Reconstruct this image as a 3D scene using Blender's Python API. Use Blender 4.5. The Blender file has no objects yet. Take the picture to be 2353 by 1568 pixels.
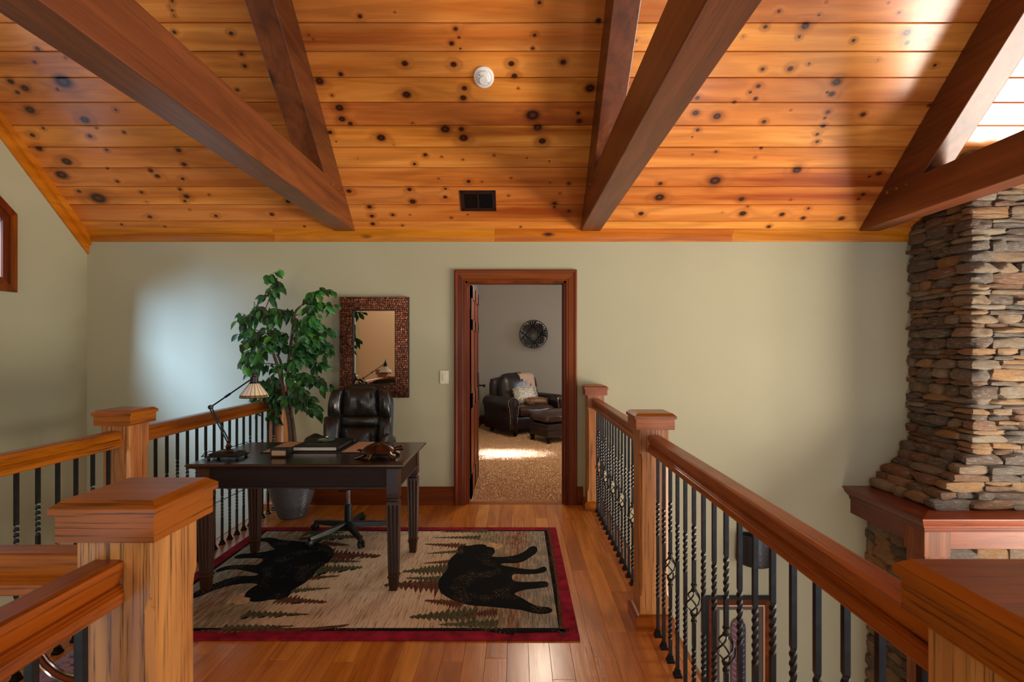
import bpy, math, random
import numpy as np
from math import sin, cos, pi, radians, sqrt
from mathutils import Vector, Matrix, Euler, noise
R = random.Random(7)
sc = bpy.context.scene
COL = sc.collection
# ------------------------------------------------------------------ camera
CX, CY, F, H = 1188.0, 803.0, 1176.0, 1.417
def at(px, py, Y):
    return ((px-CX)*Y/F, Y, H-(py-CY)*Y/F)
cam = bpy.data.cameras.new('camera'); cam_o = bpy.data.objects.new('camera', cam); COL.objects.link(cam_o)
cam.sensor_width = 36; cam.sensor_fit = 'HORIZONTAL'; cam.lens = 36*F/2353
cam.shift_x = -(CX-1176.5)/2353; cam.shift_y = (CY-784)/2353
cam_o.location = (0, 0, H); cam_o.rotation_euler = (pi/2, 0, 0)
cam.clip_start = 0.05; cam.clip_end = 200
cam.dof.use_dof = True; cam.dof.focus_distance = 3.6; cam.dof.aperture_fstop = 6.3
sc.camera = cam_o
# ------------------------------------------------------------------ exposure, world, lights
sc.view_settings.view_transform = 'Standard'; sc.view_settings.look = 'None'
sc.view_settings.exposure = -0.38; sc.view_settings.gamma = 1.0
sc.view_settings.use_curve_mapping = False
w = bpy.data.worlds.new('world'); sc.world = w; w.use_nodes = True
bg = w.node_tree.nodes['Background']; bg.inputs[0].default_value = (0.62, 0.78, 1.0, 1); bg.inputs[1].default_value = 2.0
def area(name, loc, target, sx, sy, power, color, spread=180):
    l = bpy.data.lights.new(name, 'AREA'); l.shape = 'RECTANGLE'; l.size = sx; l.size_y = sy
    l.energy = power; l.color = color; l.spread = radians(spread)
    o = bpy.data.objects.new(name, l); COL.objects.link(o); o.location = loc
    d = Vector(target)-Vector(loc); o.rotation_euler = d.to_track_quat('-Z', 'Y').to_euler()
    return o
def point(name, loc, power, color, rad=0.1):
    l = bpy.data.lights.new(name, 'POINT'); l.energy = power; l.color = color; l.shadow_soft_size = rad
    o = bpy.data.objects.new(name, l); COL.objects.link(o); o.location = loc; return o
def spot(name, loc, target, power, color, ang, rad=.05, blend=.3):
    l = bpy.data.lights.new(name, 'SPOT'); l.energy = power; l.color = color; l.shadow_soft_size = rad
    l.spot_size = radians(ang); l.spot_blend = blend
    o = bpy.data.objects.new(name, l); COL.objects.link(o); o.location = loc
    o.rotation_euler = (Vector(target)-Vector(loc)).to_track_quat('-Z', 'Y').to_euler(); return o
COOL = (0.78, 0.88, 1.0); WARM = (1.0, 0.80, 0.56); NEUT = (1.0, 0.96, 0.88)
area('daylight_great_room_window', (3.9, -3.3, 1.2), (2.8, 4.6, 1.2), 4.6, 4.4, 48, (1.0, .85, .72))       # tall windows behind the camera, right
area('daylight_right_wall_window', (6.8, 1.8, .2), (2.0, 3.2, 3.2), 3.0, 3.0, 520, (1.0, 0.90, 0.78), 108)
area('added_side_light', (6.6, 2.4, 1.7), (0.4, 2.7, 0), .3, .4, 42, (1.0, .93, .82), 120)  # small unseen light, added so the balusters cast clearer shadows on the floor
area('daylight_left_gable_window', (-6.3, 0.35, 5.5), (-3.92, 3.4, 2.35), 1.3, 2.3, 3400, (.34, .56, 1.0))
area('added_rear_fill', (-1.2, -3.2, 1.9), (-.8, 4.6, 1.0), 2.4, 1.6, 62, (.96, 1.0, .86))  # unseen frontal fill added before the solid rear wall, no window here
area('added_stairwell_fill', (-2.6, -3.0, -.6), (-2.6, 4.6, -.2), 1.8, 1.6, 48, (.62, .78, 1.0))  # unseen cool light added to tint the lower left wall blue
area('daylight_far_room_window', (3.7, 7.0, 2.3), (-.2, 6.95, 0), .3, .3, 20, (0.80, 0.85, 1.0), 8)
area('daylight_far_room_sky', (3.8, 7.6, 1.9), (0, 7.8, .6), 1.2, 1.3, 45, (0.80, 0.88, 1.0), 150)
point('far_room_ceiling_lamp', (0.3, 6.2, 2.5), 80, (1, .85, .66), .12)
spot('sun_spill_great_room', (3.2, -2.9, 3.2), (4.18, 3.8, .15), 420, (1, .86, .68), 15.6, .05, .1)
point('added_great_room_fill', (2.6, 1.6, -1.3), 85, (1, .92, .82), .3)  # unseen point light added to brighten the lower right wall, no fixture
point('added_stair_wall_fill', (-2.5, -2.2, 3.0), 46, (1, .90, .76), .2)  # unseen point light added to brighten the wall reflected in the mirror

# ------------------------------------------------------------------ node helpers
def srgb(r, g=None, b=None):
    if g is None: r, g, b = r
    f = lambda c: (c/255/12.92 if c/255 <= .04045 else ((c/255+.055)/1.055)**2.4)
    return (f(r), f(g), f(b), 1)
def newmat(name):
    m = bpy.data.materials.new(name); m.use_nodes = True
    nt = m.node_tree; return m, nt, nt.nodes['Principled BSDF']
def N(nt, t, **kw):
    n = nt.nodes.new(t)
    for k, v in kw.items():
        if k.startswith('i_'):
            key = k[2:]; key = int(key) if key.isdigit() else key.replace('_', ' ')
            n.inputs[key].default_value = v
        else: setattr(n, k, v)
    return n
def mathn(nt, op, a, b=None, c=None):
    n = N(nt, 'ShaderNodeMath', operation=op)
    for i, v in enumerate((a, b, c)):
        if v is None: continue
        if isinstance(v, (int, float)): n.inputs[i].default_value = v
        else: nt.links.new(v, n.inputs[i])
    return n.outputs[0]
def mixc(nt, f, a, b, blend='MIX'):
    n = N(nt, 'ShaderNodeMix', data_type='RGBA', blend_type=blend)
    for s, v in ((n.inputs[0], f), (n.inputs[6], a), (n.inputs[7], b)):
        if isinstance(v, (int, float, tuple)): s.default_value = v
        else: nt.links.new(v, s)
    return n.outputs[2]
def ramp(nt, fac, stops, interp='LINEAR'):
    n = N(nt, 'ShaderNodeValToRGB'); n.color_ramp.interpolation = interp
    e = n.color_ramp.elements
    while len(e) < len(stops): e.new(.5)
    for el, (p, c) in zip(e, stops): el.position = p; el.color = c if len(c) == 4 else (*c, 1)
    nt.links.new(fac, n.inputs[0]); return n.outputs[0]
def coords(nt, scale=(1, 1, 1), rnd=True, kind='Object'):
    tc = N(nt, 'ShaderNodeTexCoord'); out = tc.outputs[kind]
    if rnd:
        oi = N(nt, 'ShaderNodeObjectInfo')
        v = N(nt, 'ShaderNodeVectorMath', operation='SCALE'); v.inputs[0].default_value = (17.3, 31.7, 23.1)
        nt.links.new(oi.outputs['Random'], v.inputs['Scale'])
        a = N(nt, 'ShaderNodeVectorMath', operation='ADD'); nt.links.new(out, a.inputs[0]); nt.links.new(v.outputs[0], a.inputs[1]); out = a.outputs[0]
    mp = N(nt, 'ShaderNodeVectorMath', operation='MULTIPLY'); mp.inputs[1].default_value = scale
    nt.links.new(out, mp.inputs[0]); return mp.outputs[0]
def noi(nt, vec, scale, detail=3, rough=.55, dist=0):
    n = N(nt, 'ShaderNodeTexNoise'); n.inputs['Scale'].default_value = scale; n.inputs['Detail'].default_value = detail
    n.inputs['Roughness'].default_value = rough; n.inputs['Distortion'].default_value = dist
    nt.links.new(vec, n.inputs['Vector']); return n.outputs['Fac']
def bump(nt, bsdf, h, strength=.2, dist=.002):
    b = N(nt, 'ShaderNodeBump'); b.inputs['Strength'].default_value = strength; b.inputs['Distance'].default_value = dist
    nt.links.new(h, b.inputs['Height']); nt.links.new(b.outputs[0], bsdf.inputs['Normal'])
def wood(name, light, mid, dark, axis='z', rough=.34, pores=.5, ringscale=14, var=.25, knots=0, coat=.15, plankknots=False, bmp=.15, sat=1.06, spec=.5):
    m, nt, b = newmat(name)
    ai = 'xyz'.index(axis)
    def st(along, across): return tuple(along if i == ai else across for i in range(3))
    v1 = coords(nt, st(.35, 6)); big = noi(nt, v1, 1.0, 4, .6, .6)
    v2 = coords(nt, st(.2, 2.0))
    v3 = coords(nt, st(3.0, 190)); por = noi(nt, v3, 1.0, 4, .75)
    warp = noi(nt, v2, 2.6, 2, .5, .4)
    # cathedral figure: sine over warped field
    arg = mathn(nt, 'MULTIPLY', warp, ringscale*6)
    if plankknots:
        at_ = N(nt, 'ShaderNodeAttribute'); at_.attribute_name = 'knot'; kd = at_.outputs['Fac']
        ke = mathn(nt, 'EXPONENT', mathn(nt, 'MULTIPLY', kd, -.55))
        arg = mathn(nt, 'ADD', arg, mathn(nt, 'MULTIPLY', ke, 17.0))
    fig = mathn(nt, 'MULTIPLY_ADD', mathn(nt, 'SINE', arg), .5, .5)
    fig = mathn(nt, 'POWER', fig, 2.0)
    c = ramp(nt, big, [(.28, dark), (.45, mid), (.72, light)])
    c = mixc(nt, mathn(nt, 'MULTIPLY', fig, .38), c, (*[x*.55 for x in mid[:3]], 1))
    pr = N(nt, 'ShaderNodeMapRange'); pr.inputs[1].default_value = .53; pr.inputs[2].default_value = .63
    nt.links.new(por, pr.inputs[0])
    c = mixc(nt, mathn(nt, 'MULTIPLY', pr.outputs[0], pores), c, (*[x*.35 for x in dark[:3]], 1))
    oi = N(nt, 'ShaderNodeObjectInfo')
    hv = N(nt, 'ShaderNodeHueSaturation')
    nt.links.new(mathn(nt, 'MULTIPLY_ADD', oi.outputs['Random'], var*2, 1-var), hv.inputs['Value'])
    nt.links.new(mathn(nt, 'MULTIPLY_ADD', oi.outputs['Random'], .012, .494), hv.inputs['Hue'])
    hv.inputs['Saturation'].default_value = sat; b.inputs['Specular IOR Level'].default_value = spec; nt.links.new(c, hv.inputs['Color']); c = hv.outputs[0]
    if plankknots:
        kf = ramp(nt, mathn(nt, 'DIVIDE', mathn(nt, 'ADD', kd, mathn(nt, 'MULTIPLY_ADD', por, .5, -.25)), 4.0),
                  [(.0, (1, 1, 1, 1)), (.24, (1, 1, 1, 1)), (.29, (.75,)*3+(1,)), (.45, (.38,)*3+(1,)), (.95, (0, 0, 0, 1))])
        kc = ramp(nt, mathn(nt, 'DIVIDE', kd, 4.0), [(.05, srgb(92, 48, 24)), (.17, srgb(26, 12, 7)), (.3, srgb(88, 36, 12)), (.6, srgb(130, 62, 18))])
        c = mixc(nt, kf, c, kc)
    if knots:
        vv = coords(nt, st(.55, 1.3)); vo = N(nt, 'ShaderNodeTexVoronoi'); vo.inputs['Scale'].default_value = 2.2*knots
        nt.links.new(vv, vo.inputs['Vector'])
        kk = N(nt, 'ShaderNodeMapRange'); kk.inputs[1].default_value = .13; kk.inputs[2].default_value = .04; nt.links.new(vo.outputs['Distance'], kk.inputs[0])
        c = mixc(nt, kk.outputs[0], c, (*[x*.12 for x in dark[:3]], 1))
    nt.links.new(c, b.inputs['Base Color'])
    b.inputs['Roughness'].default_value = rough
    b.inputs['Coat Weight'].default_value = coat; b.inputs['Coat Roughness'].default_value = .2
    bump(nt, b, mathn(nt, 'SUBTRACT', mathn(nt, 'MULTIPLY', fig, .25), mathn(nt, 'MULTIPLY', pr.outputs[0], pores)), bmp, .0012)
    return m
def plain(name, col, rough=.5, metal=0, nscale=0, namt=.1, bmp=0, bscale=200, coat=0, bdist=.001, rnd=False, stretch=(1, 1, 1)):
    m, nt, b = newmat(name)
    b.inputs['Base Color'].default_value = col; b.inputs['Roughness'].default_value = rough; b.inputs['Metallic'].default_value = metal
    b.inputs['Coat Weight'].default_value = coat
    if nscale:
        n = noi(nt, coords(nt, stretch, rnd), nscale, 4)
        c = ramp(nt, n, [(.3, tuple(x*(1-namt) for x in col[:3])), (.7, tuple(min(1, x*(1+namt)) for x in col[:3]))])
        nt.links.new(c, b.inputs['Base Color'])
    if bmp: bump(nt, b, noi(nt, coords(nt, (1, 1, 1), False), bscale, 3), bmp, bdist)
    return m
M = {}
M['pine'] = wood('pine_ceiling', srgb(232, 156, 76), srgb(204, 120, 46), srgb(148, 68, 20), 'x', .30, .2, 5, .13, 0, .3, True, .08, 1.0)
M['pinetrim'] = wood('pine_trim', srgb(214, 142, 66), srgb(190, 112, 46), srgb(146, 78, 30), 'x', .40, .3, 6, .06, 1.4, .1)
M['pinerake'] = wood('pine_rake_trim', srgb(214, 142, 66), srgb(190, 112, 46), srgb(146, 78, 30), 'y', .36, .2, 6, .08, .9, .2)
M['beam'] = wood('beam_timber', srgb(122, 68, 42), srgb(98, 51, 32), srgb(58, 29, 18), 'y', .42, .5, 7, .05, .75, .12)
M['oak_z'] = wood('oak_upright', srgb(198, 136, 72), srgb(174, 108, 54), srgb(118, 68, 34), 'z', .38, 1.0, 14, .06, sat=1.0)
M['oak_y'] = wood('oak_rail_lengthwise', srgb(176, 106, 58), srgb(150, 84, 44), srgb(100, 53, 27), 'y', .34, .9, 10, .05, sat=1.1)
M['oak_x'] = wood('oak_rail_crosswise', srgb(178, 108, 60), srgb(152, 86, 46), srgb(102, 55, 28), 'x', .34, .9, 10, .05, sat=1.1)
M['floor'] = wood('oak_floor', srgb(222, 156, 90), srgb(200, 130, 68), srgb(162, 98, 46), 'y', .27, .4, 9, .15, 0, .3)
M['casing'] = wood('door_casing_wood', srgb(134, 68, 28), srgb(106, 47, 18), srgb(60, 26, 10), 'z', .5, .4, 6, .05, .6, .05, spec=.2)
M['casing_x'] = wood('trim_wood_crosswise', srgb(130, 64, 26), srgb(104, 45, 18), srgb(60, 26, 10), 'x', .5, .4, 6, .05, .6, .05, spec=.2)
M['door'] = wood('door_wood', srgb(146, 72, 34), srgb(120, 54, 25), srgb(78, 34, 15), 'z', .45, .3, 6, .04, .4, spec=.25)
M['desk'] = wood('dark_desk_wood', srgb(52, 30, 20), srgb(34, 19, 13), srgb(18, 10, 7), 'x', .25, .25, 5, .03, 0, .5, False, .04)
M['apron'] = wood('dark_desk_apron_wood', srgb(52, 30, 19), srgb(36, 20, 13), srgb(20, 11, 8), 'x', .55, .25, 5, .03, 0, 0, False, .04, spec=.2)
M['deskleg'] = wood('dark_desk_leg_wood', srgb(74, 44, 26), srgb(50, 28, 17), srgb(24, 13, 9), 'z', .42, .3, 5, .03, 0, .1, False, .04, spec=.3)
M['mantel'] = wood('mantel_wood_crosswise', srgb(152, 88, 56), srgb(126, 66, 40), srgb(88, 44, 27), 'x', .45, .45, 8, .04, 0, .04, spec=.25)
M['mantel_y_shaded'] = wood('mantel_wood_side_shaded', srgb(128, 64, 38), srgb(100, 46, 28), srgb(60, 26, 16), 'y', .30, .35, 8, .04)  # same wood coloured darker, shade of the side face painted in
M['mantel_z'] = wood('mantel_wood_upright', srgb(150, 92, 66), srgb(124, 70, 48), srgb(84, 44, 28), 'z', .48, .6, 8, .04, 0, .04, spec=.25)
M['wall'] = plain('painted_wall', srgb(171, 166, 135), .75, 0, 1.3, .03, .08, 260)
M['wall2'] = plain('far_room_paint', srgb(166, 158, 146), .8, 0, 1.3, .03, .08, 260)
M['tanwall'] = plain('rear_wall_paint', srgb(226, 196, 160), .8)
M['iron'] = plain('wrought_iron', srgb(50, 49, 48), .34, .8, 40, .2, .1, 120)
M['black'] = plain('black_metal', srgb(18, 18, 20), .4, .6)
M['black_plastic'] = plain('black_plastic', srgb(14, 15, 18), .38)
M['chrome'] = plain('chrome', srgb(190, 195, 205), .12, 1)
M['white'] = plain('white_plastic', srgb(236, 234, 228), .45)
M['ivory'] = plain('ivory_plastic', srgb(214, 206, 176), .4)
M['leather'] = plain('black_green_leather', srgb(30, 27, 23), .36, 0, 14, .35, .3, 70, .1, .002)
M['brownleather'] = plain('brown_leather', srgb(38, 26, 24), .34, 0, 5, .45, .25, 40, .15, .003)
M['oxblood'] = plain('worn_brown_leather', srgb(60, 36, 30), .32, 0, 5, .45, .3, 30, .2, .004)
M['nail'] = plain('nailhead_metal', srgb(170, 150, 120), .25, 1)
M['paper'] = plain('page_edges', srgb(222, 212, 196), .8)
M['tan'] = plain('tan_leather_panel', srgb(186, 150, 116), .6, 0, 160, .12)
M['mirror'] = plain('mirror_silver', srgb(236, 232, 228), .02, 1)
M['frameback'] = plain('mosaic_grout', srgb(24, 18, 14), .6)
M['glass'] = plain('green_glass', srgb(200, 235, 225), .05); M['glass'].node_tree.nodes['Principled BSDF'].inputs['Transmission Weight'].default_value = .85
def panemat():
    m, nt, b = newmat('window_glass'); t = N(nt, 'ShaderNodeBsdfTransparent'); g = N(nt, 'ShaderNodeBsdfGlossy'); g.inputs['Roughness'].default_value = .01
    mx = N(nt, 'ShaderNodeMixShader'); mx.inputs[0].default_value = .05
    nt.links.new(t.outputs[0], mx.inputs[1]); nt.links.new(g.outputs[0], mx.inputs[2])
    nt.links.new(mx.outputs[0], nt.nodes['Material Output'].inputs[0]); return m
M['pane'] = panemat()
M['bronze'] = plain('bronze', srgb(70, 46, 34), .25, .8, 20, .5)
M['brass'] = plain('brass', srgb(92, 76, 56), .3, 1)
M['pot'] = plain('pot_glaze', srgb(62, 62, 64), .35, .3)
M['soil'] = plain('potting_moss', srgb(50, 40, 26), .9, 0, 60, .4)
M['trunk'] = plain('ficus_bark', srgb(92, 76, 62), .8, 0, 30, .5, .5, 60, 0, .004)
M['throw'] = plain('knit_throw', srgb(206, 172, 150), .9, 0, 90, .15, .6, 160, 0, .006)
M['sconce'] = plain('sconce_metal', srgb(58, 58, 62), .38, .7, 0, 0, .5, 45, 0, .006)
M['matboard'] = plain('picture_mat', srgb(84, 72, 60), .7)
M['dark'] = plain('dark_void', srgb(12, 11, 10), .9)
M['ventbrown'] = plain('vent_brown_metal', srgb(54, 34, 26), .4, .5)

def rockmat():
    m, nt, b = newmat('field_stone')
    oi = N(nt, 'ShaderNodeObjectInfo')
    base = ramp(nt, oi.outputs['Random'], [(0, srgb(186, 142, 92)), (.12, srgb(126, 112, 98)), (.26, srgb(190, 152, 106)), (.36, srgb(130, 118, 104)), (.48, srgb(168, 142, 110)), (.58, srgb(150, 110, 76)), (.7, srgb(156, 138, 114)), (.82, srgb(122, 102, 84)), (.92, srgb(178, 160, 134)), (1, srgb(160, 118, 76))], 'CONSTANT')
    n1 = noi(nt, coords(nt, (1, 1, 2.6)), 11, 6, .7, .8); n2 = noi(nt, coords(nt, (1, 1, 3.0)), 55, 5, .75); n3 = noi(nt, coords(nt, (1, 1, 1.5)), 5, 2)
    c = mixc(nt, .8, base, ramp(nt, n1, [(.3, (.20, .17, .15)), (.47, (.62, .58, .54)), (.68, (1.0, .95, .86))]), 'MULTIPLY')
    c = mixc(nt, .5, c, ramp(nt, n2, [(.38, (.22, .2, .18)), (.58, (1, 1, 1))]), 'MULTIPLY')
    c = mixc(nt, ramp(nt, n3, [(.5, (0, 0, 0, 1)), (.7, (.5,)*3+(1,))]), c, srgb(150, 148, 142))
    hs = N(nt, 'ShaderNodeHueSaturation'); hs.inputs['Value'].default_value = 1.55; nt.links.new(c, hs.inputs['Color'])
    nt.links.new(hs.outputs[0], b.inputs['Base Color']); b.inputs['Roughness'].default_value = .85
    bump(nt, b, mathn(nt, 'ADD', n1, mathn(nt, 'MULTIPLY', n2, .6)), 1.0, .016)
    return m
M['stone'] = rockmat()
def carpetmat():
    m, nt, b = newmat('shag_carpet')
    n = noi(nt, coords(nt, (1, 1, 1), False), 70, 3, .7); n2 = noi(nt, coords(nt, (1, 1, 1), False), 2.2, 2)
    c = ramp(nt, n, [(.32, srgb(120, 92, 68)), (.5, srgb(212, 164, 118)), (.68, srgb(236, 200, 160))])
    nt.links.new(c, b.inputs['Base Color']); b.inputs['Roughness'].default_value = .95
    bump(nt, b, n, 1, .012); return m
M['carpet'] = carpetmat()
def leafmat():
    m, nt, b = newmat('ficus_leaf')
    oi = N(nt, 'ShaderNodeObjectInfo')
    c = ramp(nt, oi.outputs['Random'], [(0, srgb(18, 52, 22)), (.35, srgb(30, 84, 34)), (.7, srgb(44, 118, 46)), (1, srgb(78, 146, 58))])
    nt.links.new(c, b.inputs['Base Color']); b.inputs['Roughness'].default_value = .38
    return m
M['leaf'] = leafmat()
def potmat():
    m, nt, b = newmat('woven_pewter'); b.inputs['Base Color'].default_value = srgb(88, 88, 92); b.inputs['Roughness'].default_value = .36; b.inputs['Metallic'].default_value = .35
    return m
M['pot'] = potmat()
def furmat(name, a, c_):
    return plain(name, srgb(*a), .9, 0, 30, .35)
M['fur'] = furmat('long_fur', (236, 220, 208), 0); M['fur2'] = furmat('brown_fur', (150, 112, 84), 0)
def shademat():
    m, nt, b = newmat('stained_glass'); oi = N(nt, 'ShaderNodeObjectInfo')
    c = ramp(nt, oi.outputs['Random'], [(0, srgb(236, 226, 216)), (.6, srgb(222, 208, 192)), (1, srgb(214, 198, 140))])
    nt.links.new(c, b.inputs['Base Color']); b.inputs['Roughness'].default_value = .3
    b.inputs['Emission Color'].default_value = srgb(255, 225, 190); b.inputs['Emission Strength'].default_value = .12
    return m
M['shade'] = shademat()
M['amberglass'] = plain('amber_glass', srgb(132, 92, 40), .3)
def tilemat():
    m, nt, b = newmat('copper_mosaic'); oi = N(nt, 'ShaderNodeObjectInfo')
    n = noi(nt, coords(nt, (1, 1, 1), False), 55, 1)
    c = ramp(nt, n, [(.3, srgb(58, 28, 18)), (.5, srgb(110, 56, 32)), (.72, srgb(190, 112, 72))])
    nt.links.new(c, b.inputs['Base Color']); b.inputs['Roughness'].default_value = .28; b.inputs['Metallic'].default_value = .6
    return m
M['tile'] = tilemat()

# ------------------------------------------------------------------ mesh builder
class MB:
    def __init__(s): s.v = []; s.f = []; s.mi = []
    def add(s, v, f, mi=0):
        o = len(s.v); s.v += [tuple(p) for p in v]; s.f += [tuple(i+o for i in q) for q in f]; s.mi += [mi]*len(f); return s
    def box(s, x0, x1, y0, y1, z0, z1, mi=0):
        v = [(x, y, z) for z in (z0, z1) for y in (y0, y1) for x in (x0, x1)]
        return s.add(v, [(0, 2, 3, 1), (4, 5, 7, 6), (0, 1, 5, 4), (2, 6, 7, 3), (0, 4, 6, 2), (1, 3, 7, 5)], mi)
    def prism(s, poly, axis, a, b, mi=0):     # poly: list of 2D pts in the two other axes (ordered), extruded a..b along axis
        n = len(poly)
        def P(p, t): return {'x': (t, p[0], p[1]), 'y': (p[0], t, p[1]), 'z': (p[0], p[1], t)}[axis]
        v = [P(p, a) for p in poly]+[P(p, b) for p in poly]
        f = [tuple(range(n))[::-1], tuple(range(n, 2*n))]+[(i, (i+1) % n, (i+1) % n+n, i+n) for i in range(n)]
        return s.add(v, f, mi)
    def loft(s, rings, closed=True, cap=True, mi=0):
        n = len(rings[0]); v = [p for r in rings for p in r]; f = []
        for k in range(len(rings)-1):
            for i in range(n if closed else n-1):
                j = (i+1) % n; f.append((k*n+i, k*n+j, (k+1)*n+j, (k+1)*n+i))
        if cap: f.append(tuple(range(n))[::-1]); f.append(tuple(range((len(rings)-1)*n, len(rings)*n)))
        return s.add(v, f, mi)
    def lathe(s, prof, c=(0, 0, 0), seg=24, sx=1, sy=1, cap=True, mi=0):
        return s.loft([[(c[0]+r*sx*cos(2*pi*i/seg), c[1]+r*sy*sin(2*pi*i/seg), c[2]+z) for i in range(seg)] for r, z in prof], True, cap, mi)
    def tube(s, pts, rad, seg=8, mi=0):
        pts = [Vector(p) for p in pts]; rings = []; up = None
        for i, p in enumerate(pts):
            t = (pts[min(i+1, len(pts)-1)]-pts[max(i-1, 0)]).normalized()
            if up is None: up = t.cross(Vector((0, 0, 1))) if abs(t.z) < .95 else t.cross(Vector((1, 0, 0)))
            a = (up-t*up.dot(t)).normalized(); up = a; b = t.cross(a)
            r = rad[i] if isinstance(rad, (list, tuple)) else rad
            rings.append([tuple(p+a*(r*cos(2*pi*k/seg))+b*(r*sin(2*pi*k/seg))) for k in range(seg)])
        return s.loft(rings, True, True, mi)
    def rbox(s, c, h, r, n=6, puff=0, rot=None, jit=0, mi=0, seed=0):
        a, b, d = h; v = []; idx = {}; f = []
        g = [-1+2*i/n for i in range(n+1)]
        def key(p): return tuple(round(q, 5) for q in p)
        def pt(p):
            k = key(p)
            if k in idx: return idx[k]
            P = Vector((p[0]*a, p[1]*b, p[2]*d)); Q = Vector([max(-hh+r, min(hh-r, pp)) for pp, hh in zip(P, h)])
            D = P-Q; o = Q+(D.normalized()*r if D.length > 1e-9 else D)
            if puff:
                w = [(1-min(1, abs(q))**2) for q in p]
                for ax in range(3):
                    if abs(p[ax]) > .999:
                        ww = w[(ax+1) % 3]*w[(ax+2) % 3]; o[ax] += math.copysign(puff*ww, p[ax])
            if jit: o += noise.noise_vector(o*9+Vector((seed*3.1, 0, seed)))*jit
            if rot: o = rot @ o
            v.append((o[0]+c[0], o[1]+c[1], o[2]+c[2])); idx[k] = len(v)-1; return idx[k]
        for ax in range(3):
            for sg in (-1, 1):
                for i in range(n):
                    for j in range(n):
                        q = []
                        for di, dj in ((0, 0), (1, 0), (1, 1), (0, 1)):
                            p = [0, 0, 0]; p[ax] = sg; p[(ax+1) % 3] = g[i+di]; p[(ax+2) % 3] = g[j+dj]; q.append(pt(p))
                        f.append(tuple(q) if sg > 0 else tuple(q[::-1]))
        return s.add(v, f, mi)
    def side_mats(s):   # faces looking along x take the second material (grain along y)
        for i, f in enumerate(s.f):
            a, b, c = (Vector(s.v[k]) for k in f[:3]); n = (b-a).cross(c-a)
            s.mi[i] = 1 if abs(n.x) > abs(n.y) and abs(n.x) > abs(n.z)*.3 else 0
        return s
    def build(s, name, mat, parent=None, smooth=False, world=True, bevel=0):
        off = Vector((0, 0, 0))
        if parent is not None and world:
            p = parent
            while p: off += p.location; p = p.parent
        me = bpy.data.meshes.new(name)
        me.from_pydata([(x-off.x, y-off.y, z-off.z) for x, y, z in s.v], [], s.f)
        for mm in (mat if isinstance(mat, (list, tuple)) else [mat]): me.materials.append(mm)
        if isinstance(mat, (list, tuple)): me.polygons.foreach_set('material_index', s.mi)
        me.update()
        if smooth:
            me.polygons.foreach_set('use_smooth', [True]*len(me.polygons))
            try: me.set_sharp_from_angle(angle=radians(smooth if smooth > 1 else 40))
            except Exception: pass
        o = bpy.data.objects.new(name, me); COL.objects.link(o)
        if parent is not None: o.parent = parent
        if bevel:
            b = o.modifiers.new('bevel', 'BEVEL'); b.width = bevel; b.segments = 2; b.limit_method = 'ANGLE'
        return o
def tag(o, label=None, cat=None, group=None, kind=None):
    if label: o['label'] = label
    if cat: o['category'] = cat
    if group: o['group'] = group
    if kind: o['kind'] = kind
    return o
def thing(name, loc, label, cat, group=None, rz=0, kind=None):
    o = bpy.data.objects.new(name, None); COL.objects.link(o); o.location = loc; o.rotation_euler = (0, 0, rz); o.empty_display_size = .1
    return tag(o, label, cat, group, kind)
def link_copy(src, parent, loc=None, rot=None, scale=None):
    c = src.copy(); COL.objects.link(c); c.parent = parent
    if loc is not None: c.location = loc
    if rot is not None: c.rotation_euler = rot
    if scale is not None: c.scale = scale
    return c

# ------------------------------------------------------------------ dimensions
WY = 4.667                     # back wall
XL = -3.921                    # left wall
m_, zc = .93, 2.447            # ceiling pitch, ceiling height at back wall
TH = math.atan(m_); CT, ST = cos(TH), sin(TH)
def ceil_z(Y): return zc+m_*(WY-Y)
XR = 7.0; YB = -3.4; LF = -2.9  # right wall, rear wall, lower floor
DX0, DX1, DZ = -.47, .445, 2.04  # door opening

# ---- walls
wb = thing('wall_back', (0, WY, 0), None, None, kind='structure')
for (a, b, c, d) in ((XL-.2, DX0, -3.2, 3.0), (DX1, XR+.2, -3.2, 3.0), (DX0, DX1, DZ, 3.0), (DX0, DX1, -3.2, -.02)):
    MB().box(a, b, WY, WY+.13, c, d).build('wall_panel', M['wall'], wb)
# left wall with trapezoid window opening
wl = thing('wall_left', (XL, 0, 0), None, None, kind='structure')
WY0, WY1, WZ0 = 2.75, 3.89, 1.96
def wtop(Y): return 2.42+.8*(WY1-Y)
mb = MB()
mb.box(XL-.16, XL, WY1, WY+.13, -3.2, 6)
mb.box(XL-.16, XL, YB, WY0, -3.2, 6)
mb.box(XL-.16, XL, WY0, WY1, -3.2, WZ0)
mb.prism([(WY0, wtop(WY0)), (WY1, wtop(WY1)), (WY1, 6), (WY0, 6)], 'x', XL-.16, XL)
mb.build('wall_panel', M['wall'], wl)
win = thing('window_1', (XL, WY0, WZ0), None, None, kind='structure')
def frame_quad(pts_in, width):   # outward offset of a quad in (y,z)
    cx = sum(p[0] for p in pts_in)/4; out = []
    n = len(pts_in)
    for i in range(n):
        p0 = Vector(pts_in[i-1]); p1 = Vector(pts_in[i]); p2 = Vector(pts_in[(i+1) % n])
        e1 = (p1-p0).normalized(); e2 = (p2-p1).normalized(); n1 = Vector((e1.y, -e1.x)); n2 = Vector((e2.y, -e2.x))
        b = (n1+n2); b = b/b.dot(n1); out.append(tuple(p1+b*width))
    return out
q = [(WY0, WZ0), (WY1, WZ0), (WY1, wtop(WY1)), (WY0, wtop(WY0))]
q2 = frame_quad(q, .045); q3 = frame_quad(q, .10)
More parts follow.
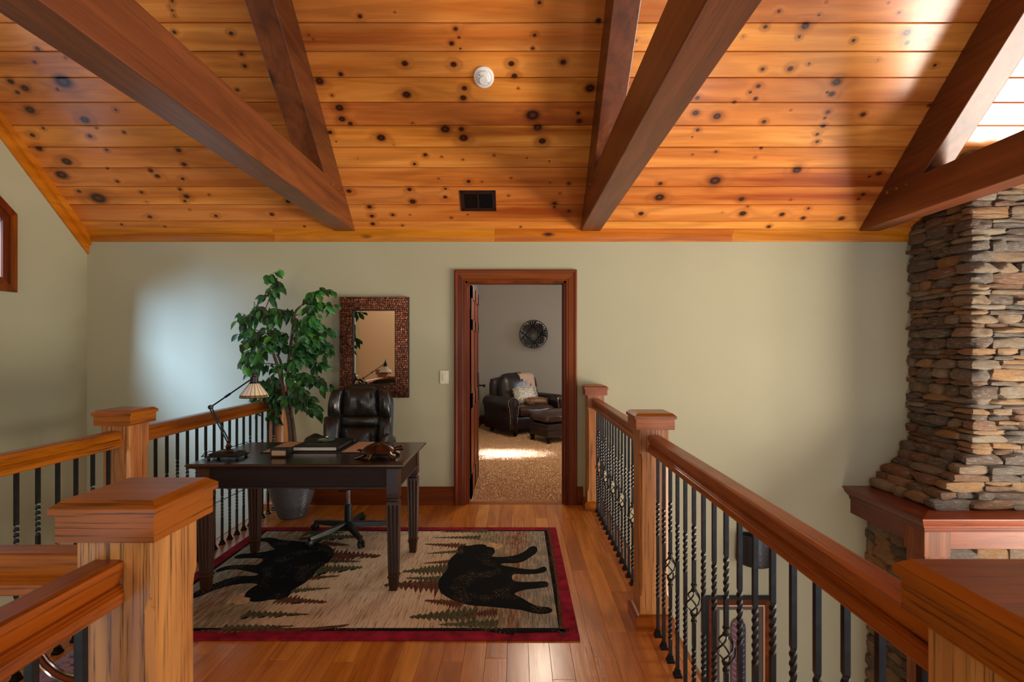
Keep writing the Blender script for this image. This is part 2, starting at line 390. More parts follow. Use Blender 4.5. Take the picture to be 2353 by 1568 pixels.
for inner, outer, t in ((frame_quad(q, -.004), q2, .018), (q2, q3, .028)):
    for i in range(4):
        j = (i+1) % 4; mb = MB()
        mb.prism([inner[i], inner[j], outer[j], outer[i]], 'x', XL-.001, XL+t)
        mb.build('casing', M['casing'], win)
qi = frame_quad(q, -.03)
for i in range(4):
    j = (i+1) % 4; MB().prism([q[i], q[j], qi[j], qi[i]], 'x', XL-.14, XL-.03).build('sash', M['casing'], win)
MB().prism(qi, 'x', XL-.09, XL-.085).build('pane', M['pane'], win)
# rear and right walls, lower floor
mb = MB(); mb.box(XL-.2, .9, YB-.15, YB, -3.2, 6); mb.box(.9, XR+.2, YB-.15, YB, -3.2, -1.6); mb.box(.9, XR+.2, YB-.15, YB, 4.4, 6)
tag(mb.build('wall_rear', M['tanwall']), kind='structure')
tag(MB().box(XR, XR+.15, YB, WY, -3.2, 6).build('wall_right', M['wall']), kind='structure')
tag(MB().box(XL, XR, YB, WY, LF-.1, LF).build('floor_lower', M['floor']), kind='structure')

# ---- ceiling planks
DECK = thing('ceiling', (0, WY, zc), None, None, kind='structure')
C_ = (zc-H)+m_*WY
def ceil_px(px, py):
    r = (CY-py)/F; Y = C_/(r+m_); return (px-CX)*Y/F, (WY-Y)/CT
knots = []
KA = "225,293,14 393,347,8 207,373,10 65,490,18 150,530,22 105,555,12 380,490,46 345,537,10 180,660,26 510,720,25 695,660,9 260,770,9 195,812,14 578,768,8 540,818,14 745,795,10 235,893,18 400,970,28 640,900,10 1072,903,14 1105,987,14 370,1050,32 905,1025,14 945,1058,14 1097,1074,10 705,1090,10 645,1013,6 850,1155,10 475,1150,12 590,1190,42 1080,1138,10 1120,1180,16 1110,1208,10 880,1213,5 1255,1170,6 900,1303,12 1297,1297,10 1633,1288,12 1730,1210,14 1140,1260,5 730,1348,8 990,1360,7 1828,1360,7 1035,8,9 1035,63,8 1046,97,8 1018,40,4 1047,193,12 1388,201,13 1450,326,12 1470,397,12 1425,540,10"
KB = "463,98,13 672,72,5 1540,15,12 1895,125,16 1037,174,13 1057,224,8 1013,261,15 1066,293,7 1512,211,11 1500,290,10 155,210,5 182,235,5 348,446,14 732,381,18 1025,387,18 1372,383,18 1390,456,17 1683,373,18 220,488,25 295,573,8 743,568,24 1090,530,16 1083,588,18 1413,530,4 1845,530,28 340,648,24 355,715,20 405,742,14 778,738,6 1500,692,40 1773,680,12 1780,727,16 283,795,14 320,850,5 590,827,25 664,868,5 975,776,28 1072,776,16 1085,828,26 1530,765,26 1558,847,22 855,930,12 450,953,4 953,942,6 1081,959,5 1268,933,7 1465,950,5 1600,968,5 790,985,10 935,1073,6 1115,1090,12 1195,1090,6 1370,1070,6 1603,1097,6 1716,1103,10 397,1148,14 760,1138,13 780,1211,18 976,1134,8 975,1184,11 1355,1176,6 1663,1162,5 1632,1222,13 1630,1244,8 1718,1268,11 520,1243,14 535,1298,12 660,1291,10 1012,1308,7 1110,1290,5 763,1291,3 540,1345,12 718,1355,6 1428,1363,6"
KC = "963,64,10 1190,84,7 1232,12,6 1645,70,8 1585,14,6 886,152,12 1112,147,22 1078,208,10 760,207,6 1386,230,11 1690,185,22 1690,242,14 1800,223,10 870,393,12 1027,390,16 1133,362,8 1847,371,9 1525,340,5 846,489,13 800,523,9 830,560,12 1290,465,24 1262,533,16 1237,523,8 500,555,12 490,641,18 710,578,10 612,660,22 878,691,13 1241,636,12 1223,670,8 1440,650,14 1815,598,10 502,738,11 470,778,5 1215,715,12 1180,762,10 1180,804,11 1030,625,5 862,841,8 605,862,8 828,893,6 472,877,4 1065,965,24 290,1042,12 600,1025,32 1530,985,14 1475,1003,8 285,1120,26 750,1130,16 1030,1133,6 1440,1103,12 1415,1130,8 785,1172,6 757,1212,18 980,1217,14 1130,1183,8 1100,1238,12 1318,1240,16 180,1213,14 905,1287,11 640,1207,4 155,231,7 2132,682,7 2115,735,6"
for s_, ox, k in ((KA, 0, 2.613), (KB, 650, 2.613), (KC, 1400, 2.469)):
    for t in s_.split():
        a, b, c = (float(q) for q in t.split(','))
        px, py, rr = ox+a/k, b/k, c/k
        X, S = ceil_px(px, py); X2, _ = ceil_px(px+rr*.86, py)
        r_ = max(.006, abs(X2-X)); knots.append((X, S, r_*1.05, r_*.78))
seams = [0]+sorted(ceil_px(CX, y)[1] for y in (509, 471, 429.6, 386.5, 339, 289, 235.8, 178.6, 118.6, 53))
while len(seams) < 17: seams.append(seams[-1]+.1727)
def CP(x, s, n):   # ceiling-plane point; n>0 = up behind the face
    return (x, WY-s*CT+n*ST, zc+s*ST+n*CT)
def plank(x0, x1, s0, s1):
    kn = [k for k in knots if x0-.1 < k[0] < x1+.1 and s0-.06 < k[1] < s1+.06]
    for _ in range(int((x1-x0)*1.2) if s0 > seams[10] else 0):
        kn.append((R.uniform(x0, x1), R.uniform(s0+.03, s1-.03), R.uniform(.008, .02), R.uniform(.007, .015)))
    xs = set([x0+.001, x1-.001]+[x0+(x1-x0)*i/8 for i in range(1, 8)])
    for k in kn:
        for t in (-4, -2.5, -1.7, -1.2, -.8, -.4, 0, .4, .8, 1.2, 1.7, 2.5, 4):
            xx = k[0]+t*k[2]
            if x0+.002 < xx < x1-.002: xs.add(xx)
    xs = sorted(xs); xs = [x for i, x in enumerate(xs) if i == 0 or x-xs[i-1] > .0015]
    e = .006; nn = 12 if kn else 3
    sl = [(s0+.0014, .016), (s0+.0014, .0065), (s0+e, 0)]+[(s0+e+(s1-s0-2*e)*i/nn, 0) for i in range(1, nn)]+[(s1-e, 0), (s1-.0014, .0065), (s1-.0014, .016)]
    v = [CP(x, s, n) for x in xs for s, n in sl]; k = len(sl)
    f = [(i*k+j, i*k+j+1, (i+1)*k+j+1, (i+1)*k+j) for i in range(len(xs)-1) for j in range(k-1)]
    mb = MB().add(v, f); o = mb.build('plank', M['pine'], DECK)
    XX, SS = np.meshgrid(np.array(xs), np.array([s for s, n in sl]), indexing='ij')
    D = np.full(XX.shape, 6.0)
    for kx, ks, ra, rb in kn: D = np.minimum(D, np.sqrt(((XX-kx)/ra)**2+((SS-ks)/rb)**2))
    a = o.data.attributes.new('knot', 'FLOAT', 'POINT'); a.data.foreach_set('value', D.ravel().astype(np.float32))
    return o
TRX = [(-1.64, -1.46), (.575, .75), (3.083, 3.266)]
cuts = [XL, -1.55, .66, 3.17, 5.4]
for i in range(len(seams)-1):
    for a, b in zip(cuts[:-1], cuts[1:]): plank(a, b, seams[i], seams[i+1])
mb = MB(); sE = seams[-1]; RS = (WY-.3)/CT
f = [CP(XL-.2, -.2, .016), CP(XR+.2, -.2, .016), CP(XR+.2, RS, .016), CP(XL-.2, RS, .016)]; g = [CP(XL-.2, -.2, .1), CP(XR+.2, -.2, .1), CP(XR+.2, RS, .1), CP(XL-.2, RS, .1)]
mb.loft([f, g]); mb.build('roof_deck', M['pinetrim'], DECK)
mb = MB(); mb.loft([[CP(XL, sE+.001, 0), CP(XR, sE+.001, 0), CP(XR, RS, 0), CP(XL, RS, 0)], [CP(XL, sE+.001, .015), CP(XR, sE+.001, .015), CP(XR, RS, .015), CP(XL, RS, .015)]])
mb.loft([[CP(5.401, .0, 0), CP(XR, 0, 0), CP(XR, sE, 0), CP(5.401, sE, 0)], [CP(5.401, 0, .015), CP(XR, 0, .015), CP(XR, sE, .015), CP(5.401, sE, .015)]])
mb.build('plank_field', M['pinetrim'], DECK)
zr = ceil_z(.3)   # other pitch behind the camera, down towards the rear wall
mb = MB(); mb.prism([(.32, zr), (YB-.2, zr-m_*(.3-YB)*.55), (YB-.2, zr-m_*(.3-YB)*.55+.1), (.32, zr+.1)], 'x', XL-.2, XR+.2)
mb.build('rear_slope', M['pinetrim'], DECK)

# ---- crown and rake trims
def trimobj(name, poly, axis, a, b, mat, parent=None):
    o = MB().prism(poly, axis, a, b).build(name, mat, parent, smooth=25); return o
crown = [(WY, 2.397), (WY-.016, 2.397), (WY-.02, 2.403), (WY-.02, 2.447), (WY-.028, 2.452), (WY-.028, 2.458), (WY-.05, 2.475), (WY-.062, 2.488), (WY-.062, ceil_z(WY-.062)), (WY, ceil_z(WY)+.0)]
CH_X = 3.567
tr = thing('trim_1', (0, WY, 2.4), None, None, kind='structure')
for a, b in ((XL+.02, -2.2), (-2.2, -.2), (-.2, 1.95), (1.95, CH_X+.2)): trimobj('crown_board', crown, 'x', a+.0006, b-.0006, M['pinetrim'], tr)
tr = thing('trim_2', (XL, WY, 2.4), None, None, kind='structure')
mb = MB(); Yn = -.2
def rk(d0, d1, t): # band under the ceiling on left wall
    k = 1/CT
    mb.prism([(WY, ceil_z(WY)-d0*k), (Yn, ceil_z(Yn)-d0*k), (Yn, ceil_z(Yn)-d1*k), (WY-.0, ceil_z(WY)-d1*k)], 'x', XL, XL+t)
rk(-.001, .055, .045); rk(.055, .062, .030); rk(.062, .118, .02)
mb.build('rake_board', M['pinerake'], tr)

# ---- trusses
labels = ['left exposed timber truss, its tie beam crossing above the ficus', 'middle exposed timber truss above the doorway', 'right exposed timber truss beside the stone chimney']
for (x0, x1), lb in zip(TRX, labels):
    zb = 2.482; zt = zb+.272; tz = zb
    T = thing('roof_truss', ((x0+x1)/2, WY, zb), lb, 'beam', 'exposed roof trusses')
    Y1 = WY-(zb-zc)/m_; Y2 = WY-(zt-zc)/m_
    MB().prism([(-2.6, zb), (Y1, zb), (Y2, zt), (-2.6, zt)], 'x', x0, x1).build('tie_beam', M['beam'], T, bevel=.006)
    dv = .415; Ya = Y2+.02-.0; Yt = .55
    Yq = WY-(zt+dv-zc)/m_          # rafter underside meets tie top
    MB().prism([(Yq-.0, zt-.002), (Y2, zt-.002), (Yt, ceil_z(Yt)-.002), (Yt, ceil_z(Yt)-dv)], 'x', x0+.002, x1-.002).build('rafter', M['beam'], T, bevel=.006)
    for Y in (4.05, 4.155, 4.26):
        xs = (x1, x1+.006) if x0 < -1 else (x0-.006, x0)
        mb = MB(); mb.loft([[(x, Y+.013*cos(2*pi*i/12), 2.724+.013*sin(2*pi*i/12)) for i in range(12)] for x in xs]); mb.build('peg', M['oak_x'], T)

# ---- floor
fl = thing('floor', (0, 0, 0), None, None, kind='structure')
FX0, FX1 = -2.235, .785
mb = MB(); mb.box(FX0, FX1, 1.0, WY, -.32, -.02); mb.box(-.9, FX1, YB, 1.0, -.32, -.02)
mb.build('subfloor', M['dark'], fl)
mb = MB(); mb.box(FX1, FX1+.018, YB, WY, -.34, -.0); mb.box(FX0-.018, FX0, 1.0, WY, -.34, -.0); mb.box(FX0, -.918, .982, 1.0, -.34, 0); mb.box(-.918, -.9, YB, 1.0, -.34, 0)
mb.build('fascia', M['oak_y'], fl)
pw = .0995; x = FX0; k = 0
while x < FX1-.01:
    x1 = min(x+pw, FX1); y = (1.0 if x < -.93 else .9)-R.uniform(0, .0); first = True
    while y < WY:
        L = R.uniform(.55, 1.5); y1 = y+L
        if WY-y1 < .25: y1 = WY
        e = .0012
        mb = MB(); mb.loft([[(x+.0003, y+.0003, -.02), (x1-.0003, y+.0003, -.02), (x1-.0003, y1-.0003, -.02), (x+.0003, y1-.0003, -.02)],
                            [(x+.0003, y+.0003, -e), (x1-.0003, y+.0003, -e), (x1-.0003, y1-.0003, -e), (x+.0003, y1-.0003, -e)],
                            [(x+e, y+e, 0), (x1-e, y+e, 0), (x1-e, y1-e, 0), (x+e, y1-e, 0)]])
        mb.build('plank', M['floor'], fl); y = y1
    x = x1
MB().box(-.9, FX1, YB, .9, -.02, 0).build('plank_field', M['floor'], fl)
MB().box(DX0, DX1, WY, WY+.10, -.02, .001).build('threshold', M['oak_x'], fl)

# ---- baseboards
def base(name, x0, x1):
    t = thing(name, (x0, WY, 0), None, None, kind='structure')
    poly = [(WY, 0), (WY-.018, 0), (WY-.018, .125), (WY-.013, .132), (WY-.014, .15), (WY-.006, .165), (WY, .165)]
    trimobj('board', poly, 'x', x0, x1, M['casing_x'], t)
base('baseboard_back', FX0+.16, DX0-.1); base('baseboard_right', DX1+.1, .60)

# ---- doorway casing and door
tr = thing('trim_3', (0, WY, 0), None, None, kind='structure')
prof = [(0, 0), (0, .012), (.008, .016), (.016, .013), (.024, .018), (.072, .021), (.078, .026), (.09, .028), (.1, .022), (.1, 0)]   # u from the opening outward, thickness
def casing(parent, X0, X1, Z1, Y, sgn, mat_z, mat_x, zb=0):
    for side in (-1, 1):
        rings = []
        for z in (zb, Z1):
            rings.append([((X0-u if side < 0 else X1+u), Y+sgn*t, z+(u if z == Z1 else 0)) for u, t in prof])
        MB().loft(rings).build('casing', mat_z, parent, smooth=25)
    rings = []
    for side in (-1, 1): rings.append([((X0-u if side < 0 else X1+u), Y+sgn*t, Z1+u) for u, t in prof])
    MB().loft(rings).build('casing', mat_x, parent, smooth=25)
casing(tr, DX0, DX1, DZ, WY, -1, M['casing'], M['casing_x'])
casing(tr, DX0, DX1, DZ, WY+.13, 1, M['casing'], M['casing_x'])
mb = MB(); mb.box(DX0-.002, DX0+.018, WY-.004, WY+.134, 0, DZ); mb.box(DX1-.018, DX1+.002, WY-.004, WY+.134, 0, DZ); mb.box(DX0, DX1, WY-.004, WY+.134, DZ-.018, DZ+.002)
mb.box(DX1-.03, DX1-.018, WY+.04, WY+.08, 0, DZ-.018); mb.box(DX0+.018, DX0+.03, WY+.04, WY+.08, 0, DZ-.018)
mb.build('jamb', M['casing'], tr)
dr = thing('door_1', (-.43, 4.8, 0), None, None, kind='structure')
fx, bx_ = -.425, -.462; y0, y1 = 4.812, 5.68; z1 = 2.02
mb = MB(); mb.box(bx_+.01, fx-.008, y0, y1, .012, z1)      # core
st = .11
for a, b, c, d in ((y0, y0+st, .012, z1), (y1-st, y1, .012, z1), ((y0+y1)/2-.05, (y0+y1)/2+.05, .012, z1), (y0, y1, .012, .24), (y0, y1, .86, 1.0), (y0, y1, 1.60, 1.70), (y0, y1, z1-.12, z1)):
    mb.box(bx_, fx, a, b, c, d)
mb.build('door_leaf', M['door'], dr)
for ya, yb in ((y0+st, (y0+y1)/2-.05), ((y0+y1)/2+.05, y1-st)):
    for za, zb_ in ((.24, .86), (1.0, 1.6), (1.7, z1-.12)):
        MB().rbox((fx-.011, (ya+yb)/2, (za+zb_)/2), (.005, (yb-ya)/2-.025, (zb_-za)/2-.025), .004, 3).build('panel', M['door'], dr)
for z in (.25, 1.05, 1.84):
    MB().box(-.458, -.428, 4.800, 4.812, z-.05, z+.05).build('hinge', M['black'], dr)
mb = MB(); mb.box(fx, fx+.006, y1-.09, y1-.045, .92, 1.16); kn_ = mb.build('handle_plate', M['black'], dr)
MB().tube([(fx+.005, y1-.065, 1.02), (fx+.05, y1-.065, 1.02), (fx+.056, y1-.065, 1.02), (fx+.078, y1-.065, 1.02)], [.009, .009, .024, .018], 12).build('door_knob', M['black'], dr, smooth=1)

# ------------------------------------------------------------------ far room
FY = 9.75; FXL = -.70
tag(MB().box(FXL-.3, 4.2, WY+.10, FY+.3, -.05, -.004).build('floor_far_room', M['carpet']), kind='structure')
tag(MB().box(FXL-.3, 4.2, FY, FY+.15, -.05, 4.2).build('wall_far_room', M['wall2']), kind='structure')
tag(MB().box(FXL-.15, FXL, WY+.13, FY, -.05, 4.2).build('wall_far_room_left', M['wall2']), kind='structure')
mb = MB(); mb.box(4.0, 4.15, WY+.13, FY, -.05, 4.2)
tag(mb.build('wall_far_room_right', M['wall2']), kind='structure')
tag(MB().box(FXL-.2, 4.2, WY+.13, FY+.15, 3.1, 3.2).build('ceiling_far_room', M['white']), kind='structure')
mb = MB(); mb.prism([(FY, 0), (FY-.02, 0), (FY-.02, .13), (FY-.008, .16), (FY, .16)], 'x', FXL, 4.0); mb.prism([(FXL, 0), (FXL+.02, 0), (FXL+.02, .13), (FXL+.008, .16), (FXL, .16)], 'y', 5.75, FY)
tag(mb.build('baseboard_far_room', M['casing_x']), kind='structure')
# carpet pile tufts near the door
mb = MB()
for _ in range(15000):
    y = 1/(1/4.78-(1/4.78-1/9.0)*R.random()); x = R.uniform(-.085, .098)*y; k_ = y/4.78
    if (x < -.42 and y < 5.7) or (y < 4.80 and not DX0+.03 < x < DX1-.03): continue
    h = R.uniform(.004, .011); r = .004*k_; dx, dy = R.uniform(-.005, .005), R.uniform(-.005, .005)
    mb.add([(x-r, y-r, -.005), (x+r, y-r, -.005), (x, y+r, -.005), (x+dx, y+dy, h)], [(0, 1, 3), (1, 2, 3), (2, 0, 3)])
tag(mb.build('carpet_pile', M['carpet']), 'beige shag carpet pile just beyond the doorway', 'carpet', None, 'stuff')

# picture on far-room side wall
P = thing('framed_picture', (FXL, 8.0, 1.5), 'dark framed picture on the side wall beyond the open door', 'picture')
def frame_on_left(P, ya, yb, za, zb):
    mb = MB()
    for a, b, c, d in ((ya, yb, za, za+.06), (ya, yb, zb-.06, zb), (ya, ya+.06, za, zb), (yb-.06, yb, za, zb)): mb.box(FXL+.002, FXL+.03, a, b, c, d)
    mb.build('frame', M['black'], P); MB().box(FXL+.002, FXL+.012, ya+.06, yb-.06, za+.06, zb-.06).build('print', plain('pale_print', srgb(120, 128, 132), .5, 0, 6, .5), P)
frame_on_left(P, 7.55, 8.75, 1.18, 1.92)

# basket-like round metal wall decor
dx, dz = .31, 1.70; dY = FY-.16; rd = .262
P = thing('wall_basket', (dx, dY, dz), 'round dark woven-metal wall basket above the leather armchair', 'wall decor')
mb = MB(); mb.tube([(dx+rd*cos(2*pi*i/40), dY, dz+rd*sin(2*pi*i/40)) for i in range(41)], .007, 6); mb.build('rim', M['black'], P, smooth=1)
def dish(x, z): r2 = (x*x+z*z)/(rd*rd); return dY+.11*(1-min(1, r2))
mb = MB(); n = 11; a45 = pi/4
for fam in range(2):
    for i in range(-4, 5):
        off = i*.040; pts = []
        half = sqrt(max(0, rd**2-off**2))*(.80 if abs(i) > 1 else .96)
        if abs(i) > 2: half = sqrt(max(0, rd**2-off**2))*.86
        row1 = []; row2 = []; row3 = []; row4 = []
        for t in range(11):
            u = -half+2*half*t/10
            for row, w_, th in ((row1, -.0145, 0), (row2, .0145, 0), (row3, .0145, .003), (row4, -.0145, .003)):
                a, b = (u, off+w_) if fam == 0 else (off+w_, u)
                X = a*cos(.08)-b*sin(.08); Z = a*sin(.08)+b*cos(.08); row.append((dx+X, dish(X, Z)-th-fam*.002, dz+Z))
        mb.loft([[p, q_, r_, s_] for p, q_, r_, s_ in zip(row1, row2, row3, row4)])
mb.build('woven_strap', plain('dark_strap', srgb(58, 54, 52), .4, .6), P)
for k in range(4):
    a0 = k*pi/2+.1; p = [(rd*cos(a0-.35), rd*sin(a0-.35)), (rd*cos(a0+pi/2+.35), rd*sin(a0+pi/2+.35))]
    pts = []
    for t in range(9):
        X = p[0][0]+(p[1][0]-p[0][0])*t/8; Z = p[0][1]+(p[1][1]-p[0][1])*t/8; pts.append((dx+X, min(dY+.1, dish(X, Z))-.008, dz+Z))
    MB().tube(pts, .009, 6).build('band', M['black'], P)
mb = MB()
for k in range(4): a = pi/4+k*pi/2; mb.tube([(dx+.2*cos(a), dY+.04, dz+.2*sin(a)), (dx+.18*cos(a), FY, dz+.18*sin(a))], .004, 5)
mb.build('standoff', M['black'], P)

# leather armchair, local frame: faces -Y, x right
A = thing('leather_armchair', (.13, 8.86, 0), 'dark brown leather rolled-arm armchair with nailhead trim beyond the doorway', 'armchair', None, radians(33))
W_, Dp = 1.12, .86
def lb(name, mat, mb, par=A, smooth=1): return mb.build(name, mat, par, smooth=smooth, world=False)
lb('seat_base', M['brownleather'], MB().rbox((0, .03, .20), (.46, .38, .11), .04, 6))
lb('seat_cushion', M['oxblood'], MB().rbox((0, -.08, .385), (.35, .34, .085), .06, 8, .03, None, .012))
lb('back_frame', M['brownleather'], MB().rbox((0, .36, .52), (.47, .09, .40), .07, 8, .01))
lb('back_cushion', M['brownleather'], MB().rbox((0, .22, .70), (.36, .13, .27), .10, 10, .04, Matrix.Rotation(radians(-12), 3, 'X'), .015))
for s in (-1, 1):
    prof_arm = []
    cxa = s*.50
    n = 26; ring = []
    for i in range(19):
        a = radians(-60+i*300/18); ring.append((.115*cos(a)+s*.02, .52+.105*sin(a)))
    if True:
        pts = [( -.075, .08), (-.085, .30)]+[( .118*cos(radians(t)), .525+.112*sin(radians(t))) for t in range(200, -41, -20)]+[(.075, .30), (.07, .08)]
        pts = [((-x if s > 0 else x)*-1*(1) , z) for x, z in pts]
    rings = [[(cxa+x*k, y, .08+(z-.08)*k2) for x, z in pts] for y, k, k2 in ((-.43, .86, .985), (-.415, 1, 1), (.36, 1.0, .99), (.40, .9, .97))]
    arm = lb('arm', M['brownleather'], MB().loft(rings))
    mb = MB().loft([[(cxa+x*.62, -.438, .12+(z-.08)*.90) for x, z in pts], [(cxa+x*.45, -.452, .14+(z-.08)*.86) for x, z in pts]])
    lb('arm_front', M['brownleather'], mb)
    mb = MB(); P0 = [(cxa+x*.86, .10+(z-.08)*.955) for x, z in pts]
    for i in range(len(P0)-1):
        (xa, za), (xb, zb_) = P0[i], P0[i+1]; L = math.hypot(xb-xa, zb_-za); k = max(1, int(L/.028))
        for t in range(k):
            u = t/k; mb.lathe([(.0001, -.005), (.008, -.001), (.008, .002)], (0, 0, 0), 6)
            o = len(mb.v)-18
            for q_ in range(o, o+18):
                vx, vy, vz = mb.v[q_]; mb.v[q_] = (xa+(xb-xa)*u+vx, -.437+vz*1, za+(zb_-za)*u+vy)
    tag(lb('nailhead_trim', M['nail'], mb), 'brass nailhead rows round the arm front', kind='stuff')
for x in (-.44, .44):
    for y in (-.38, .36): lb('foot', M['black'], MB().lathe([(.02, 0), (.035, .02), (.03, .05), (.045, .075), (.045, .1)], (x, y, 0), 14))
# throw and pillows
def aw(x, y, z):  # armchair-local to world
    a = A.rotation_euler.z; return (A.location.x+x*cos(a)-y*sin(a), A.location.y+x*sin(a)+y*cos(a), z)
T = MB(); ys = [(-.02+.02, .62), (.075, .72), (.10, .86), (.13, .955), (.2, .995), (.3, .985), (.40, .96), (.455, .9), (.462, .75), (.465, .6)]
rings = []
for y, z in ys:
    rings.append([aw(-.02+.30*t/10, y-.012+.006*sin(t*2.1), z+.008*sin(t*1.7+y*9)+.0) for t in range(11)]+[aw(-.02+.30*t/10, y+(.01 if z < .9 else 0), z-(.02 if z > .9 else 0)) for t in range(10, -1, -1)])
T.loft(rings); o = T.build('throw_blanket', M['throw'], None, smooth=60)
tag(o, 'beige knitted throw draped over the back of the leather armchair', 'blanket')
def fur_pillow(loc, half, rot, mat, lab, n=1500, L=.05):
    c = aw(*loc); Pw = thing('fur_pillow', c, lab, 'pillow', 'fur cushions on the armchair')
    rm = (Matrix.Rotation(A.rotation_euler.z, 3, 'Z') @ Euler(rot).to_matrix())
    MB().rbox((0, 0, 0), half, min(half)*.9, 8, .02, rm).build('cushion', mat, Pw, smooth=1, world=False)
    mb = MB()
    for _ in range(n):
        u = Vector((R.uniform(-1, 1), R.uniform(-1, 1), R.uniform(-1, 1)))
        ax = R.choice((0, 1, 1, 1, 2)); u[ax] = math.copysign(1, u[ax]) if ax != 1 else R.choice((-1, -1, 1))
        p = Vector((u[0]*half[0]*.93, u[1]*half[1]*.95, u[2]*half[2]*.93)); d = Vector((u[0]*.7, u[1]*.9, u[2]*.7)).normalized()+Vector((R.uniform(-.5, .5), R.uniform(-.4, .4), R.uniform(-.9, .2)))
        p = rm @ p; d = (rm @ d).normalized()*R.uniform(.4, 1)*L; r = .0035
        s_ = d.cross(Vector((R.random(), R.random(), R.random()))).normalized()*r
        mb.add([p-s_, p+s_, p+s_*.5+d*.6+Vector((0, 0, -.1*L)), p+d+Vector((0, 0, -.3*L))], [(0, 1, 2), (0, 2, 3)])
    tag(mb.build('fur', mat, Pw, world=False), kind='stuff')
fur_pillow((.0, -.02, .63), (.205, .06, .135), (radians(-18), 0, radians(2)), M['fur'], 'pale long-fur pillow leaning against the armchair back', 2600)
fur_pillow((.10, -.20, .53), (.20, .07, .055), (radians(-10), radians(4), 0), M['fur2'], 'brown curly-fur pillow lying on the armchair seat below the pale one', 1500, .03)
# ottoman
O = thing('ottoman', (.60, 8.0, 0), 'dark brown leather ottoman on turned feet in front of the armchair', 'ottoman', None, radians(33))
lb('cushion', M['oxblood'], MB().rbox((0, 0, .375), (.34, .26, .075), .06, 8, .03, None, .014), O)
lb('upper_band', M['brownleather'], MB().rbox((0, 0, .245), (.335, .255, .05), .012, 5), O)
lb('lower_band', M['brownleather'], MB().rbox((0, 0, .145), (.33, .25, .052), .012, 5), O)
for x in (-.29, .29):
    for y in (-.21, .21): lb('foot', M['black'], MB().lathe([(.02, 0), (.034, .02), (.028, .045), (.042, .065), (.042, .1)], (x, y, 0), 14), O)
mb = MB()
for i in range(34): mb.rbox((-.33+.02*i, -.252, .104), (.0055, .004, .0055), .003, 1)
for i in range(26): mb.rbox((-.332, -.25+.02*i, .104), (.004, .0055, .0055), .003, 1)
tag(lb('nailhead_trim', M['nail'], mb, O, 0), 'row of bright nailheads along the lower edge', kind='stuff')

# ------------------------------------------------------------------ railings
NH = 1.094   # newel height
RT = .982    # rail top
def newel(parent, x, y, h=NH, par2=None, base_=True, s=1.0, z0=0):
    a = .074*s
    b, ch = .0, .014*s
    def ring(z, c): return [(x+sx*(a-(c if k == 0 else 0)), y+sy*(a-(c if k == 1 else 0)), z) for sx, sy, k in ((-1, -1, 1), (-1, -1, 0), (1, -1, 0), (1, -1, 1), (1, 1, 1), (1, 1, 0), (-1, 1, 0), (-1, 1, 1))]
    def ring8(z, c):
        c = max(c, .0015)
        return [(x-a, y-a+c, z), (x-a+c, y-a, z), (x+a-c, y-a, z), (x+a, y-a+c, z), (x+a, y+a-c, z), (x+a-c, y+a, z), (x-a+c, y+a, z), (x-a, y+a-c, z)]
    zz = [(z0, 0), (.16, 0), (.175, ch*.7), (.2, ch), (h-.235, ch), (h-.215, ch*.7), (h-.2, 0), (h-.08, 0)]
    post = MB().loft([ring8(z, c) for z, c in zz]).build('newel_post', M['oak_z'], parent, smooth=20)
    c1, c2, c3 = .088*s, .105*s, .097*s
    sq = lambda r, z: [(x-r, y-r, z), (x+r, y-r, z), (x+r, y+r, z), (x-r, y+r, z)]
    MB().loft([sq(c3, h-.082), sq(c3, h-.03), sq(c2, h-.028), sq(c2, h-.014), sq(c1, h)]).side_mats().build('cap', (M['oak_x'], M['oak_y']), post, world=True, smooth=10)
    if base_: MB().loft([sq(.098*s, z0), sq(.098*s, z0+.058), sq(.086*s, z0+.07), sq(a, z0+.074)]).side_mats().build('plinth', (M['oak_x'], M['oak_y']), post, smooth=10)
    return post
RPROF = [(-.023, .088), (.023, .088), (.0305, .0845), (.0325, .079), (.0315, .070), (.027, .054), (.0215, .040), (.0285, .038), (.0262, .034), (.0312, .031), (.0288, .027), (.033, .024), (.033, .004), (.029, 0)]
RPROF = [(x*1.04, z) for x, z in RPROF]
RPOLY = [(x, z) for x, z in RPROF]+[(-x, z) for x, z in RPROF[:1:-1]]
def rail(parent, axis, c, a, b, top=RT):
    poly = [(c+x, top-.088+z) for x, z in RPOLY]
    return MB().prism(poly, axis, a, b).build('handrail', M['oak_y'] if axis == 'y' else M['oak_x'], parent, smooth=12)
def sqring(z, ang, a=.0068):
    r = a*sqrt(2)
    return [(r*cos(ang+pi/4+k*pi/2), r*sin(ang+pi/4+k*pi/2), z) for k in range(4)]
def baluster_mesh(kind, top=RT-.08):
    rings = []
    tw = [(.196, .36), (.495, .668)] if kind == 'twist' else [(.10, .25), (.585, .732)]
    def seg(z0, z1, turns=0, a0=0):
        n = int((z1-z0)/.0055) if turns else 1
        return [sqring(z0+(z1-z0)*i/n, a0+turns*2*pi*i/n) for i in range(n+1)]
    mb = MB()
    if kind == 'twist':
        r = seg(0, tw[0][0]) + seg(tw[0][0], tw[0][1], 1.75, 0) + seg(tw[0][1], tw[1][0], 0, 1.75*2*pi)[1:] + seg(tw[1][0], tw[1][1], 1.75, 1.75*2*pi) + seg(tw[1][1], top, 0, 3.5*2*pi)[1:]
        mb.loft(r)
    else:
        mb.loft(seg(0, tw[0][0])+seg(tw[0][0], tw[0][1], 1.5)[1:]+seg(tw[0][1], .355, 0, pi)[1:])
        mb.loft(seg(.487, tw[1][0])+seg(tw[1][0], tw[1][1], 1.5)[1:]+seg(tw[1][1], top, 0, pi)[1:])
    return mb
